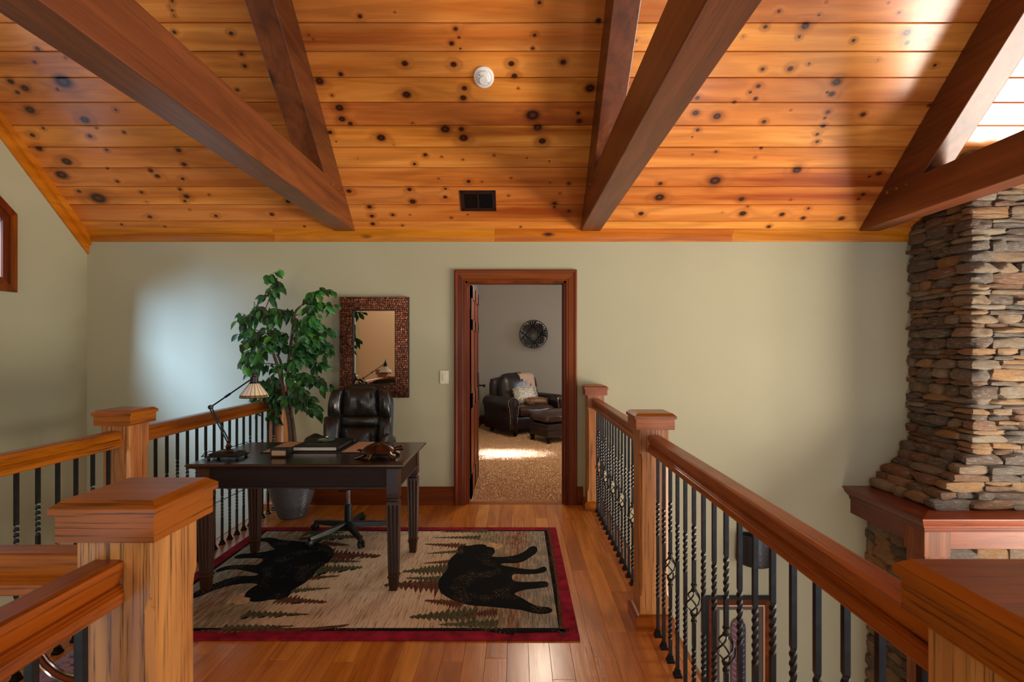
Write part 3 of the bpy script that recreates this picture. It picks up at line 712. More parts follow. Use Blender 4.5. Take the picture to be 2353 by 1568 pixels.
def shoe_mesh():
    sq = lambda r, z: [(-r, -r, z), (r, -r, z), (r, r, z), (-r, r, z)]
    return MB().loft([sq(.0165, .0), sq(.0165, .009), sq(.0125, .014), sq(.0125, .019), sq(.0105, .021), sq(.0105, .030), sq(.008, .031)])
def basket_mesh():
    mb = MB(); zc_, hh = .42, .052
    for k in range(4):
        pts = []
        for i in range(17):
            t = i/16; a = k*pi/2+t*pi*1.0; r = .004+.026*sin(pi*t)**.8; pts.append((r*cos(a), r*sin(a), zc_-hh+2*hh*t))
        mb.tube(pts, .0032, 6)
    return mb
def collar_mesh(z):
    mb = MB()
    if True:
        mb.lathe([(.008, -.016), (.012, -.014), (.012, -.008), (.0088, -.005), (.0088, .005), (.012, .008), (.012, .014), (.008, .016)], (0, 0, z), 8)
    return mb
PROTO = {}
def balusters(parent, pts, kinds, top=None):
    for (x, y), k in zip(pts, kinds):
        if k not in PROTO:
            b = baluster_mesh(k).build('baluster', M['iron'], parent, smooth=35, world=False); PROTO[k] = b
            s = shoe_mesh().build('shoe', M['black'], b, world=False)
            if k == 'basket':
                basket_mesh().build('basket', M['iron'], b, smooth=1, world=False); [collar_mesh(q_).build('collar', M['iron'], b, smooth=30, world=False) for q_ in (.36, .48)]
        else:
            src = PROTO[k]; b = link_copy(src, parent)
            for ch in src.children: link_copy(ch, b)
        b.location = (x-parent.location.x, y-parent.location.y, 0)
RX = .695
RR = thing('railing', (RX, 3.0, 0), 'oak and twisted-iron railing right of the doorway, overlooking the fireplace', 'railing', 'loft railings')
newel(RR, RX, 4.585); newel(RR, RX, 2.665); newel(RR, RX, .70)
rail(RR, 'y', RX, 2.735, 4.515); rail(RR, 'y', RX, .77, 2.595)
ys = [4.447-.1053*i for i in range(16)]
balusters(RR, [(RX, y) for y in ys], ['basket' if i % 3 == 1 else 'twist' for i in range(len(ys))])
ys = [2.526-.1031*i for i in range(17)]
balusters(RR, [(RX, y) for y in ys], ['basket' if i % 3 == 2 else 'twist' for i in range(len(ys))])
LX = -2.14
RL = thing('railing', (LX, 3.0, 0), 'oak and twisted-iron railing on the left, behind the desk and ficus', 'railing', 'loft railings')
newel(RL, LX, 4.585); newel(RL, LX, 2.80); newel(RL, LX, 1.09)
rail(RL, 'y', LX, 2.87, 4.515); rail(RL, 'y', LX, 1.16, 2.73)
ys = [3.02+.0977*i for i in range(1, 16)]; ys = [2.935]+[3.03+.0977*i for i in range(16)]
balusters(RL, [(LX, y) for y in ys if y < 4.5], ['basket' if i % 3 == 0 else 'twist' for i in range(len(ys))])
ys = [2.68-.0985*i for i in range(16)]
balusters(RL, [(LX, y) for y in ys if y > 1.18], ['basket' if i % 3 == 1 else 'twist' for i in range(len(ys))])
AX, AY = -.807, 1.098
RN = thing('railing', (AX, AY, 0), 'near oak stair railing in the left foreground with its big square newel', 'railing', 'loft railings')
newel(RN, AX, AY, 1.12)
rail(RN, 'y', AX-.012, -.6, AY-.073, .996); rail(RN, 'x', AY+.01, LX+.073, AX-.073, .985)
ys = [AY-.135-.1*i for i in range(14)]
balusters(RN, [(AX-.012, y) for y in ys], ['twist' if i % 3 != 2 else 'basket' for i in range(len(ys))])
xs = [AX-.14-.1*i for i in range(11)]
balusters(RN, [(x, AY+.01) for x in xs], ['basket' if i % 3 == 2 else 'twist' for i in range(len(xs))])

# ------------------------------------------------------------------ rug
RG = thing('area_rug', (-.86, 3.262, 0), 'beige rug with two black bears, pines and a red border under the desk', 'rug')
rx0, rx1, ry0, ry1 = -2.025, .308, 2.48, 4.045
rcx, rcy = (rx0+rx1)/2, (ry0+ry1)/2
def rugmat(name, stops_fn, streak=.6):
    m, nt, b = newmat(name); tc = N(nt, 'ShaderNodeTexCoord'); sp = N(nt, 'ShaderNodeSeparateXYZ'); nt.links.new(tc.outputs['Object'], sp.inputs[0])
    c = stops_fn(nt, tc, sp)
    n = noi(nt, coords(nt, (1, 1, 1), False), 420, 2, .7)
    c = mixc(nt, .4, c, ramp(nt, n, [(.3, (.45, .45, .45)), (.6, (1.15, 1.15, 1.15))]), 'MULTIPLY')
    nt.links.new(c, b.inputs['Base Color']); b.inputs['Roughness'].default_value = .92; b.inputs['Specular IOR Level'].default_value = .15
    bump(nt, b, n, .7, .003); return m
def ground(nt, tc, sp):
    warp = noi(nt, coords(nt, (1, 1, 1), False), 3.0, 3)
    ax = mathn(nt, 'ABSOLUTE', mathn(nt, 'ADD', sp.outputs['X'], mathn(nt, 'MULTIPLY_ADD', warp, .3, -.15)))
    c = ramp(nt, ax, [(.0, srgb(232, 212, 186)), (.42, srgb(222, 196, 162)), (.56, srgb(158, 144, 116)), (.70, srgb(122, 118, 94)), (.80, srgb(140, 124, 98)), (.86, srgb(128, 78, 56)), (.90, srgb(134, 126, 106)), (1.0, srgb(136, 142, 134))])
    v = coords(nt, (9, 1.2, 1), False); s1 = noi(nt, v, 7, 4, .7, .2)
    v2 = coords(nt, (60, 2.5, 1), False); s2 = noi(nt, v2, 2.6, 3, .7)
    c = mixc(nt, ramp(nt, s1, [(.42, (0, 0, 0, 1)), (.62, (.55,)*3+(1,))]), c, srgb(222, 202, 172))
    c = mixc(nt, ramp(nt, s2, [(.5, (0, 0, 0, 1)), (.66, (.75,)*3+(1,))]), c, srgb(78, 66, 46))
    return c
M['rug'] = rugmat('rug_field', ground)
M['rugred'] = rugmat('rug_red_border', lambda nt, tc, sp: ramp(nt, noi(nt, coords(nt, (1, 1, 1), False), 14, 3), [(.3, srgb(112, 16, 34)), (.7, srgb(168, 34, 60))]))
def blackfn(nt, tc, sp):
    n = noi(nt, coords(nt, (1, 1, 1), False), 150, 1); z = noi(nt, coords(nt, (1, 1, 1), False), 5, 2)
    f = mathn(nt, 'MULTIPLY', ramp(nt, n, [(.63, (0, 0, 0, 1)), (.68, (1, 1, 1, 1))]), ramp(nt, z, [(.52, (0, 0, 0, 1)), (.62, (1, 1, 1, 1))]))
    return mixc(nt, f, srgb(9, 13, 17), srgb(200, 176, 140))
M['rugblack'] = rugmat('rug_black_pile', blackfn)
M['rugpineg'] = rugmat('rug_green_pile', lambda nt, tc, sp: ramp(nt, noi(nt, coords(nt, (6, 1, 1), False), 40, 2), [(.4, srgb(66, 66, 46)), (.62, srgb(104, 104, 76))]))
M['rugpineb'] = rugmat('rug_brown_pile', lambda nt, tc, sp: ramp(nt, noi(nt, coords(nt, (6, 1, 1), False), 40, 2), [(.4, srgb(74, 44, 32)), (.62, srgb(118, 78, 56))]))
M['rugtan'] = rugmat('rug_tan_pile', lambda nt, tc, sp: ramp(nt, noi(nt, coords(nt, (1, 1, 1), False), 30, 2), [(.4, srgb(190, 156, 112)), (.62, srgb(214, 186, 146))]))
MB().rbox((rcx, rcy, .006), ((rx1-rx0)/2, (ry1-ry0)/2, .0055), .004, 2).build('border', M['rugred'], RG, smooth=1)
MB().box(rx0+.075, rx1-.075, ry0+.075, ry1-.075, .004, .0125).build('line', M['rugblack'], RG)
MB().box(rx0+.098, rx1-.098, ry0+.098, ry1-.098, .004, .0128).build('field', M['rug'], RG)
def z8(p):
    px, py = 440+p[0]/2.503, 1180+p[1]/2.503; Y = H*F/(py-CY); return ((px-CX)*Y/F, Y)
def rot180(p): return (2*rcx-p[0], 2*rcy-p[1])
from mathutils.geometry import tessellate_polygon
def pile(name, poly, mat, z=.0134, flip=False):
    if flip: poly = [rot180(p) for p in poly]
    poly = [(min(max(x, rx0+.03), rx1-.03), min(max(y, ry0+.03), ry1-.03)) for x, y in poly]
    v3 = [Vector((x, y, z)) for x, y in poly]; tris = tessellate_polygon([v3])
    n = len(poly); v = [tuple(p) for p in v3]+[(x, y, .010) for x, y in poly]
    ff = []
    for t in tris:
        a, b, c = (v3[i] for i in t); ff.append(t if (b-a).cross(c-a).z > 0 else t[::-1])
    ff += [(i, (i+1) % n, (i+1) % n+n, i+n) for i in range(n)]
    return MB().add(v, ff).build(name, mat, RG)
BEAR = [(1540,205),(1560,196),(1600,198),(1640,189),(1690,190),(1700,203),(1735,207),(1746,222),(1742,246),(1722,258),(1760,264),(1810,262),(1870,252),(1915,232),(1945,205),(1970,198),(1990,208),(1988,238),(1945,265),(1920,285),(1870,300),(1800,298),(1775,305),(1790,312),(1850,322),(1920,334),(1985,335),(2020,318),(2042,322),(2045,345),(2000,360),(1920,364),(1860,360),(1842,372),(1846,400),(1890,408),(1960,408),(2030,403),(2055,412),(2054,436),(2000,444),(1920,452),(1875,465),(1850,478),(1900,500),(1950,532),(2000,553),(2050,552),(2078,568),(2070,586),(2020,596),(1960,588),(1890,568),(1800,560),(1700,550),(1610,545),(1540,528),(1475,500),(1432,468),(1417,430),(1425,392),(1450,358),(1476,332),(1474,300),(1488,272),(1512,250),(1535,232),(1528,214)]
def smoothpoly(P, it=2):
    for _ in range(it):
        Q = []
        for i in range(len(P)):
            a, b = P[i], P[(i+1) % len(P)]; Q += [(a[0]*.75+b[0]*.25, a[1]*.75+b[1]*.25), (a[0]*.25+b[0]*.75, a[1]*.25+b[1]*.75)]
        P = Q
    return P
bear = smoothpoly([z8(p) for p in BEAR], 1)
MUZ = [(1690, 190), (1705, 182), (1740, 180), (1755, 186), (1780, 180), (1788, 198), (1770, 214), (1745, 222), (1735, 207), (1700, 203)]
def pine(tip, base_, w, n=12, rng=R):
    t = Vector(z8(tip)); b = Vector(z8(base_)); d = (b-t); L = d.length; d.normalize(); s = Vector((-d.y, d.x)); up, dn = [], []
    for i in range(n):
        u0 = i/n; u1 = (i+.85)/n
        w1 = w*(.15+.85*u1)*rng.uniform(.75, 1.15); w0 = w*(.12+.6*u0)*.55
        up += [t+d*L*u0+s*w0*.6, t+d*L*u1*1.0+s*w1, t+d*L*(u1+.03)+s*w1*.5]; dn += [t+d*L*u0-s*w0*.6, t+d*L*u1-s*w1*rng.uniform(.7, 1.1)]
    pts = [t]+up[1:]+[t+d*L]+dn[::-1][:-1]
    return [(p.x, p.y) for p in pts]
PN = [((1340,188),(1570,200),.075,'rugpineb'), ((1395,150),(1660,150),.06,'rugpineg'), ((1430,118),(1700,112),.05,'rugpineg'), ((1350,243),(1530,232),.045,'rugpineg'), ((1210,348),(1480,335),.12,'rugpineg'), ((1330,300),(1480,290),.045,'rugpineb'), ((1105,425),(1460,430),.15,'rugpineb'), ((1230,385),(1440,392),.06,'rugpineg'),
      ((1340,515),(1560,540),.08,'rugpineb'), ((1250,612),(1640,600),.12,'rugpineg'), ((1420,655),(1760,655),.07,'rugpineg'), ((1560,600),(1760,585),.06,'rugpineb')]
for flip in (False, True):
    k = 1 if not flip else 2
    for t, b, w_, mk in PN: pile('pine_motif', pine(t, b, w_), M[mk], .0131+R.uniform(0, .0001), flip)
    tag(pile('bear_motif', bear, M['rugblack'], .0136, flip), 'black bear shape'); pile('muzzle', [z8(p) for p in MUZ], M['rugtan'], .0137, flip)
for pts, mk in (([(52,686),(300,680),(700,672),(915,652),(880,668),(720,688),(300,692),(52,694)], 'rugpineb'), ([(1700,690),(2190,680),(2150,696),(1860,700),(1850,712),(1780,702)], 'rugblack'), ([(2040,90),(2060,95),(2070,160),(2085,200),(2110,420),(2145,712),(2120,716),(2100,440),(2060,170)], 'rugpineb')):
    pile('brush_stroke', [z8(p) for p in pts], M[mk], .0135)

# ------------------------------------------------------------------ desk
DK = thing('writing_desk', (-1.265, 3.27, 0), 'dark wooden writing desk with fluted legs standing on the bear rug', 'desk')
dx0, dx1, dy0, dy1, dz = -1.895, -.642, 2.915, 3.628, .76
def slab(x0, x1, y0, y1, prof_, mat, name, par):   # stacked rings inset by prof (inset, z)
    r = [[(x0+i, y0+i, z), (x1-i, y0+i, z), (x1-i, y1-i, z), (x0+i, y1-i, z)] for i, z in prof_]
    return MB().loft(r).build(name, mat, par, smooth=20)
slab(dx0, dx1, dy0, dy1, [(.034, dz-.034), (.026, dz-.030), (.018, dz-.028), (.014, dz-.022), (.004, dz-.016), (0, dz-.011), (.001, dz-.005), (.012, dz)], M['desk'], 'desktop', DK)
ax0, ax1, ay0, ay1 = dx0+.045, dx1-.045, dy0+.045, dy1-.045
for (a, b, c, d) in ((ax0, ax1, ay0+.006, ay0+.026), (ax0, ax1, ay1-.026, ay1-.006), (ax0+.006, ax0+.026, ay0, ay1), (ax1-.026, ax1-.006, ay0, ay1)):
    MB().box(a, b, c, d, .615, dz-.03).build('apron', M['apron'], DK)
mb = MB(); mb.box(ax0-.004, ax1+.004, ay0-.002, ay0+.02, .610, .618); mb.box(ax0-.004, ax1+.004, ay1-.02, ay1+.002, .610, .618); mb.box(ax0-.002, ax0+.02, ay0, ay1, .610, .618); mb.box(ax1-.02, ax1+.002, ay0, ay1, .610, .618)
mb.build('apron_bead', M['deskleg'], DK, bevel=.002)
def flute_ring(cx, cy, z, a, d):
    out = []
    n = 3
    for s in range(4):
        ca, sa = [(1, 0), (0, 1), (-1, 0), (0, -1)][s]
        pts = [(-a, -a)]
        for k in range(n):
            c = -a+2*a*(k+.5)/n*1.0; wq = a*.2
            pts += [(c-wq, -a), (c-wq*.5, -a+d), (c+wq*.5, -a+d), (c+wq, -a)]
        for x, y in pts: out.append((cx+x*ca-y*sa, cy+x*sa+y*ca, z))
    return out
for cx in (ax0+.033, ax1-.033):
    for cy in (ay0+.033, ay1-.033):
        P_ = [(.012, .0215, 0), (.085, .026, 0), (.09, .031, 0), (.098, .031, 0), (.104, .0265, 0), (.118, .0275, 0), (.13, .0275, .004), (.50, .035, .0055), (.515, .035, 0), (.53, .033, 0), (.54, .026, 0), (.548, .026, 0), (.556, .035, 0), (.575, .036, 0), (.578, .0345, 0), (dz-.03, .0345, 0)]
        MB().loft([flute_ring(cx, cy, z, a, d) for z, a, d in P_]).build('leg', M['deskleg'], DK, smooth=25)
# items on desk
BL = thing('desk_blotter', (-1.3, 3.43, dz), 'black desk blotter with tan side panels under the book', 'blotter')
bx0, bx1, by0, by1 = -1.625, -.985, 3.235, 3.60
MB().rbox(((bx0+bx1)/2, (by0+by1)/2, dz+.003), ((bx1-bx0)/2, (by1-by0)/2, .003), .002, 2).build('pad', M['black_plastic'], BL)
for a, b in ((bx0+.014, bx0+.125), (bx1-.125, bx1-.014)):
    MB().box(a, b, by0+.008, by1-.008, dz+.004, dz+.0075).build('side_panel', M['tan'], BL)
BK = thing('book', (-1.29, 3.44, dz+.0075), 'large black hardback book lying on the blotter', 'book')
kx0, kx1, ky0, ky1 = -1.43, -1.148, 3.262, 3.60; kz = dz+.008
MB().box(kx0+.004, kx1-.006, ky0+.004, ky1-.004, kz+.003, kz+.023).build('pages', M['paper'], BK)
mb = MB(); mb.box(kx0, kx1, ky0, ky1, kz, kz+.003); mb.box(kx0, kx1, ky0, ky1, kz+.023, kz+.026)
mb.build('cover', M['black_plastic'], BK); MB().box(kx1-.004, kx1+.001, ky0, ky1, kz, kz+.026).build('spine', M['black_plastic'], BK, bevel=.001)
mb = MB()
for i in range(17):
    if i in (6,): continue
    mb.box(kx0+.05+.0085*i, kx0+.05+.0085*i+R.uniform(.004, .0065), ky0+.10, ky0+.10+R.choice((.010, .013)), kz+.026, kz+.0263)
for i in range(12): mb.box(kx1+.001, kx1+.0013, ky0+.03+i*.02, ky0+.03+i*.02+R.uniform(.008, .015), kz+.008, kz+.018)
mb.build('title_lettering', plain('silver_foil', srgb(130, 130, 128), .4, .6), BK)
G = at(750, 1017, 3.46); gx, gy, gz = G[0], 3.46, kz+.026
GD = thing('glass_dish', (gx, gy, gz), 'small round green glass dish with a tiny ornament on the black book', 'dish')
MB().lathe([(.03, 0), (.034, .001), (.055, .010), (.057, .014), (.054, .015), (.05, .012), (.031, .004), (.0005, .003)], (gx, gy, gz), 32).build('dish', M['glass'], GD, smooth=1)
MB().rbox((gx-.004, gy+.02, gz+.026), (.011, .009, .010), .008, 4).build('ornament', M['chrome'], GD, smooth=1)
MB().tube([(gx-.004, gy+.02, gz+.034), (gx-.012, gy+.02, gz+.046), (gx-.02, gy+.02, gz+.05), (gx-.022, gy+.02, gz+.042)], .0015, 5).build('wire_loop', M['chrome'], GD)
CB = thing('card_holder', (-1.443, 3.13, dz), 'small dark box with a woven tan front at the desk edge', 'box')
MB().rbox((-1.443, 3.128, dz+.028), (.054, .026, .0275), .004, 3).build('box', M['black_plastic'], CB, smooth=1)
MB().box(-1.486, -1.400, 3.0985, 3.1025, dz+.013, dz+.043).build('front_panel', M['tan'], CB)
mb = MB(); mb.box(-1.494, -1.392, 3.097, 3.1025, dz+.003, dz+.013); mb.box(-1.494, -1.392, 3.097, 3.1025, dz+.043, dz+.053); mb.box(-1.494, -1.486, 3.097, 3.1025, dz+.01, dz+.045); mb.box(-1.400, -1.392, 3.097, 3.1025, dz+.01, dz+.045)
mb.build('front_rim', M['deskleg'], CB)
# turtle
tx, ty = -.845, 3.12
TU = thing('turtle_figurine', (tx, ty, dz), 'bronze turtle figurine at the right end of the desk', 'figurine')
mb = MB(); rings = []
for z, r in ((.030, .098), (.034, .108), (.040, .104), (.052, .092), (.068, .072), (.080, .046), (.086, .02), (.0865, .002)):
    rings.append([(tx+r*(.98+.03*cos(i*pi/2.0))*cos(2*pi*i/32), ty+r*.8*sin(2*pi*i/32), dz+z+.002*cos(i*pi/3)) for i in range(32)])
mb.loft(rings).build('shell', M['bronze'], TU, smooth=1)
MB().rbox((tx, ty, dz+.030), (.08, .058, .014), .013, 5).build('body', M['bronze'], TU, smooth=1)
for pts, r in ((((tx-.03, ty-.06, dz+.03), (tx-.034, ty-.082, dz+.022), (tx-.04, ty-.092, dz+.003)), [.018, .014, .013]), (((tx+.075, ty-.045, dz+.03), (tx+.09, ty-.06, dz+.018), (tx+.115, ty-.07, dz+.004)), [.016, .012, .013]),
               (((tx-.07, ty-.03, dz+.022), (tx-.10, ty-.05, dz+.010), (tx-.125, ty-.058, dz+.004)), [.014, .010, .008]), (((tx+.07, ty+.045, dz+.03), (tx+.095, ty+.06, dz+.015), (tx+.11, ty+.07, dz+.004)), [.015, .012, .012])):
    MB().tube(pts, r, 8).build('leg', M['brass'], TU, smooth=1)
MB().tube([(tx+.085, ty+.01, dz+.04), (tx+.115, ty+.02, dz+.05), (tx+.135, ty+.025, dz+.052), (tx+.15, ty+.028, dz+.048)], [.013, .012, .017, .008], 10).build('head', M['bronze'], TU, smooth=1)
MB().tube([(tx-.09, ty+.0, dz+.035), (tx-.12, ty-.005, dz+.045), (tx-.13, ty-.005, dz+.04)], [.01, .006, .002], 6).build('tail', M['bronze'], TU, smooth=1)

# desk lamp
lx, ly = -1.752, 3.10
LA = thing('desk_lamp', (lx, ly, dz), 'adjustable desk lamp with a cone of stained glass on the left of the desk', 'lamp')
slab(lx-.1, lx+.1, ly-.065, ly+.065, [(.02, dz+.012), (.0, dz+.014), (0, dz+.018), (.012, dz+.022), (.02, dz+.034), (.036, dz+.040), (.04, dz+.042)], M['iron'], 'base', LA)
for a in (-.085, .085):
    for b in (-.05, .05): MB().lathe([(.006, 0), (.01, .006), (.008, .016)], (lx+a, ly+b, dz), 8).build('foot', M['iron'], LA)
MB().lathe([(.03, .040), (.026, .048), (.012, .052), (.015, .062), (.020, .068), (.013, .076), (.009, .09), (.013, .096), (.007, .104)], (lx+.005, ly, dz), 16).build('stem', M['brass'], LA, smooth=1)
j0 = Vector((lx+.005, ly, dz+.10)); j1 = Vector(at(484, 936, 3.10)); j2 = Vector(at(577, 872, 3.10))
for d in (-.006, .006): MB().tube([j0+Vector((d*1.2, -.004, 0)), j1+Vector((d*1.2, -.004, 0))], .0042, 6).build('lower_arm', M['iron'], LA)
MB().tube([j1, j1.lerp(j2, .35), j1.lerp(j2, .36), j1.lerp(j2, .48), j1.lerp(j2, .49), j2+(j2-j1)*.06], [.0045, .0045, .007, .007, .0045, .0045], 8).build('upper_arm', M['iron'], LA)
MB().lathe([(.001, -.014), (.013, -.010), (.015, 0), (.013, .010), (.001, .014)], tuple(j1), 12).build('joint', M['iron'], LA, smooth=1)
sx_, sz = at(584.5, 880, 3.10)[0], at(584.5, 880, 3.10)[2]
SH = MB().lathe([(.004, .078), (.006, .055), (.012, .050), (.012, .040), (.022, .036), (.024, .006), (.029, .002), (.029, -.004)], (sx_, ly, sz), 18).build('lamp_cap', M['iron'], LA, smooth=35)
ns = 18; r0, r1, zt, zb_ = .026, .078, sz-.002, sz-.074
for i in range(ns):
    a0, a1 = 2*pi*i/ns+.02, 2*pi*(i+1)/ns-.02
    q = [(sx_+r0*cos(a0), ly+r0*sin(a0), zt), (sx_+r0*cos(a1), ly+r0*sin(a1), zt), (sx_+r1*cos(a1), ly+r1*sin(a1), zb_), (sx_+r1*cos(a0), ly+r1*sin(a0), zb_)]
    nrm = Vector((cos((a0+a1)/2), sin((a0+a1)/2), .5))*.002
    MB().loft([q, [tuple(Vector(p)-nrm) for p in q]]).build('glass_panel', M['shade'], LA)
    r2, z2 = .081, zb_-.013
    q = [(sx_+r1*cos(a0), ly+r1*sin(a0), zb_-.001), (sx_+r1*cos(a1), ly+r1*sin(a1), zb_-.001), (sx_+r2*cos(a1), ly+r2*sin(a1), z2), (sx_+r2*cos(a0), ly+r2*sin(a0), z2)]
    MB().loft([q, [tuple(Vector(p)-nrm) for p in q]]).build('rim_panel', M['amberglass'], LA)
mb = MB()
for i in range(ns):
    a = 2*pi*i/ns; mb.tube([(sx_+r0*cos(a), ly+r0*sin(a), zt), (sx_+r1*cos(a), ly+r1*sin(a), zb_), (sx_+.081*cos(a), ly+.081*sin(a), zb_-.014)], .0013, 4)
for r_, z_ in ((r1, zb_), (.081, zb_-.014), (r0, zt)): mb.tube([(sx_+r_*cos(2*pi*i/36), ly+r_*sin(2*pi*i/36), z_) for i in range(37)], .0015, 4)
mb.build('leading', M['black'], LA)
cp = [(lx-.09, ly+.02, dz+.03), (lx-.12, ly+.02, dz+.035), (lx-.15, ly+.01, dz+.02), (lx-.16, ly+.0, dz+.004), (lx-.165, ly+.04, dz+.003), (lx-.15, ly+.5, dz+.003), (lx-.152, ly+.53, dz-.02), (lx-.16, ly+.54, .5), (-1.85, 3.60, .42), (-1.62, 3.7, .50)]
mb = MB(); mb.tube(cp[:8], .0028, 6)
a_, b_ = Vector(at(482, 1162, 3.66)), Vector(at(570, 1120, 3.66))
mb.tube([a_+Vector((-.12, 0, -.03)), a_, a_.lerp(b_, .5)+Vector((0, 0, -.005)), b_, b_+Vector((.05, 0, .05))], .003, 6)
mb.build('cord', M['black_plastic'], LA, smooth=1)

# ------------------------------------------------------------------ desk chair
cx, cy = -1.275, 3.87
CH = thing('office_chair', (cx, cy, 0), 'high-backed black leather swivel chair behind the desk', 'chair')
mb = MB()
MB().lathe([(.03, .06), (.034, .07), (.034, .115), (.028, .12), (.028, .24), (.022, .25)], (cx, cy, 0), 16).build('column_sleeve', M['black_plastic'], CH, smooth=30)
MB().lathe([(.014, .24), (.014, .42)], (cx, cy, 0), 12).build('gas_lift', M['chrome'], CH, smooth=1)
MB().box(cx-.05, cx+.02, cy-.09, cy+.09, .36, .415).build('tilt_box', M['black_plastic'], CH, bevel=.01)
for k in range(5):
    a = radians(-128+72*k); c_, s_ = cos(a), sin(a)
    def arm_ring(t, w_, z0, z1):
        x, y = cx+c_*t, cy+s_*t; return [(x-s_*w_, y+c_*w_, z0), (x+s_*w_, y-c_*w_, z0), (x+s_*w_*.6, y-c_*w_*.6, z1), (x-s_*w_*.6, y+c_*w_*.6, z1)]
    leg = MB().loft([arm_ring(.02, .026, .075, .115), arm_ring(.17, .022, .068, .105), arm_ring(.315, .016, .062, .088)]).build('base_leg', M['black_plastic'], CH, smooth=20, bevel=.003)
    x, y = cx+c_*.30, cy+s_*.30
    mb = MB()
    for o_ in (-.014, .014):
        mb.loft([[(x+c_*.012+r_*cos(2*pi*i/14)*-s_*0+(o_+q_)*c_*0+r_*cos(2*pi*i/14)*c_-(o_+q_)*s_, y+s_*.012+r_*cos(2*pi*i/14)*s_+(o_+q_)*c_, .026+r_*sin(2*pi*i/14)+.013) for i in range(14)] for q_, r_ in ((-.009, .019), (-.006, .025), (.006, .025), (.009, .019))])
    mb.rbox((x+.0, y, .05), (.016, .016, .014), .01, 3)
    mb.build('caster', M['black_plastic'], leg, smooth=40)
MB().rbox((cx, cy-.02, .47), (.26, .25, .055), .05, 8, .02).build('seat', M['leather'], CH, smooth=1)
# backrest built as curved pads
def backpad(x0, x1, z0, z1, ybase, thick, puff, name, wr=.0, n=14, curve=.05, taper=0):
    mb = MB(); rows = []
    nx, nz = n, n
    pts = []
    xm, xh = (x0+x1)/2, (x1-x0)/2
    for side in (0, 1):
        for j in range(nz+1):
            v_ = -1+2*j/nz
            for i in range(nx+1):
                u = -1+2*i/nx
                e = (1-abs(u)**5)*(1-abs(v_)**5); rr_ = max(0, e)**.5
                hx = xh*(1+taper*v_)
                # superellipse outline
                k = (1-.035*abs(v_)**6*1); X = xm+hx*u*(1-.05*abs(v_)**8); Z = (z0+z1)/2+(z1-z0)/2*v_*(1-.05*abs(u)**8)
                if Z > .85: X = cx+.025+(X-cx-.025)*(1-.13*((Z-.85)/.27)**4)
                if Z > .95: Z -= .045*(abs(X-cx-.025)/.26)**3*((Z-.95)/.17)
                Y = ybase+.16*(Z-.5)*.55-curve*(abs(X-cx)/.28)**2
                d = (thick/2)*rr_+puff*max(0, (1-u*u)*(1-v_*v_))
                if wr and side == 0: d += wr*sin(u*9+v_*1.5*u)*max(0, (1-v_*v_))*.6+wr*noise.noise(Vector((u*4, v_*1.5, x0*9)))
                pts.append((X, Y-d if side == 0 else Y+(thick/2)*rr_, Z))
    m2 = (nx+1)*(nz+1); ff = []
    for j in range(nz):
        for i in range(nx):
            a = j*(nx+1)+i; ff.append((a, a+1, a+nx+2, a+nx+1)); b = a+m2; ff.append((b, b+nx+1, b+nx+2, b+1))
    per = [i for i in range(nx+1)]+[j*(nx+1)+nx for j in range(1, nz+1)]+[nz*(nx+1)+i for i in range(nx-1, -1, -1)]+[j*(nx+1) for j in range(nz-1, 0, -1)]
    for a, b in zip(per, per[1:]+per[:1]): ff.append((b, a, a+m2, b+m2))
    return mb.add(pts, ff).build(name, M['leather'], CH, smooth=1)
yb = cy+.20
backpad(cx-.235, cx+.285, .50, 1.12, yb+.045, .09, .0, 'back_shell', taper=.02)
hx0, hx1 = cx-.235, cx+.285
backpad(hx0+.005, hx0+.115, .885, 1.115, yb-.01, .06, .03, 'head_cushion', .006, 10)
backpad(hx0+.113, hx1-.113, .880, 1.12, yb-.01, .07, .035, 'head_cushion', .012, 16)
backpad(hx1-.115, hx1-.005, .885, 1.115, yb-.01, .06, .03, 'head_cushion', .006, 10)
backpad(hx0-.02, hx0+.11, .50, .885, yb-.01, .07, .03, 'side_bolster', .006, 12)
backpad(hx1-.11, hx1+.0, .50, .885, yb-.01, .07, .03, 'side_bolster', .006, 12)
backpad(hx0+.10, hx1-.10, .80, .89, yb-.005, .06, .02, 'back_cushion', .004, 10)
backpad(hx0+.105, hx1-.105, .50, .81, yb-.012, .07, .04, 'lumbar_cushion', .014, 16)
for s in (-1, 1):
    x = cx+.025+s*.275
    MB().tube([(x, cy+.16, .62), (x, cy+.10, .715), (x, cy-.0, .745), (x, cy-.12, .742), (x, cy-.2, .71)], [.03, .036, .038, .034, .02], 10).build('armrest', M['leather'], CH, smooth=1)
    MB().tube([(x, cy-.16, .72), (x-s*.01, cy-.13, .6), (x-s*.05, cy-.05, .46)], .016, 8).build('arm_support', M['black_plastic'], CH, smooth=1)

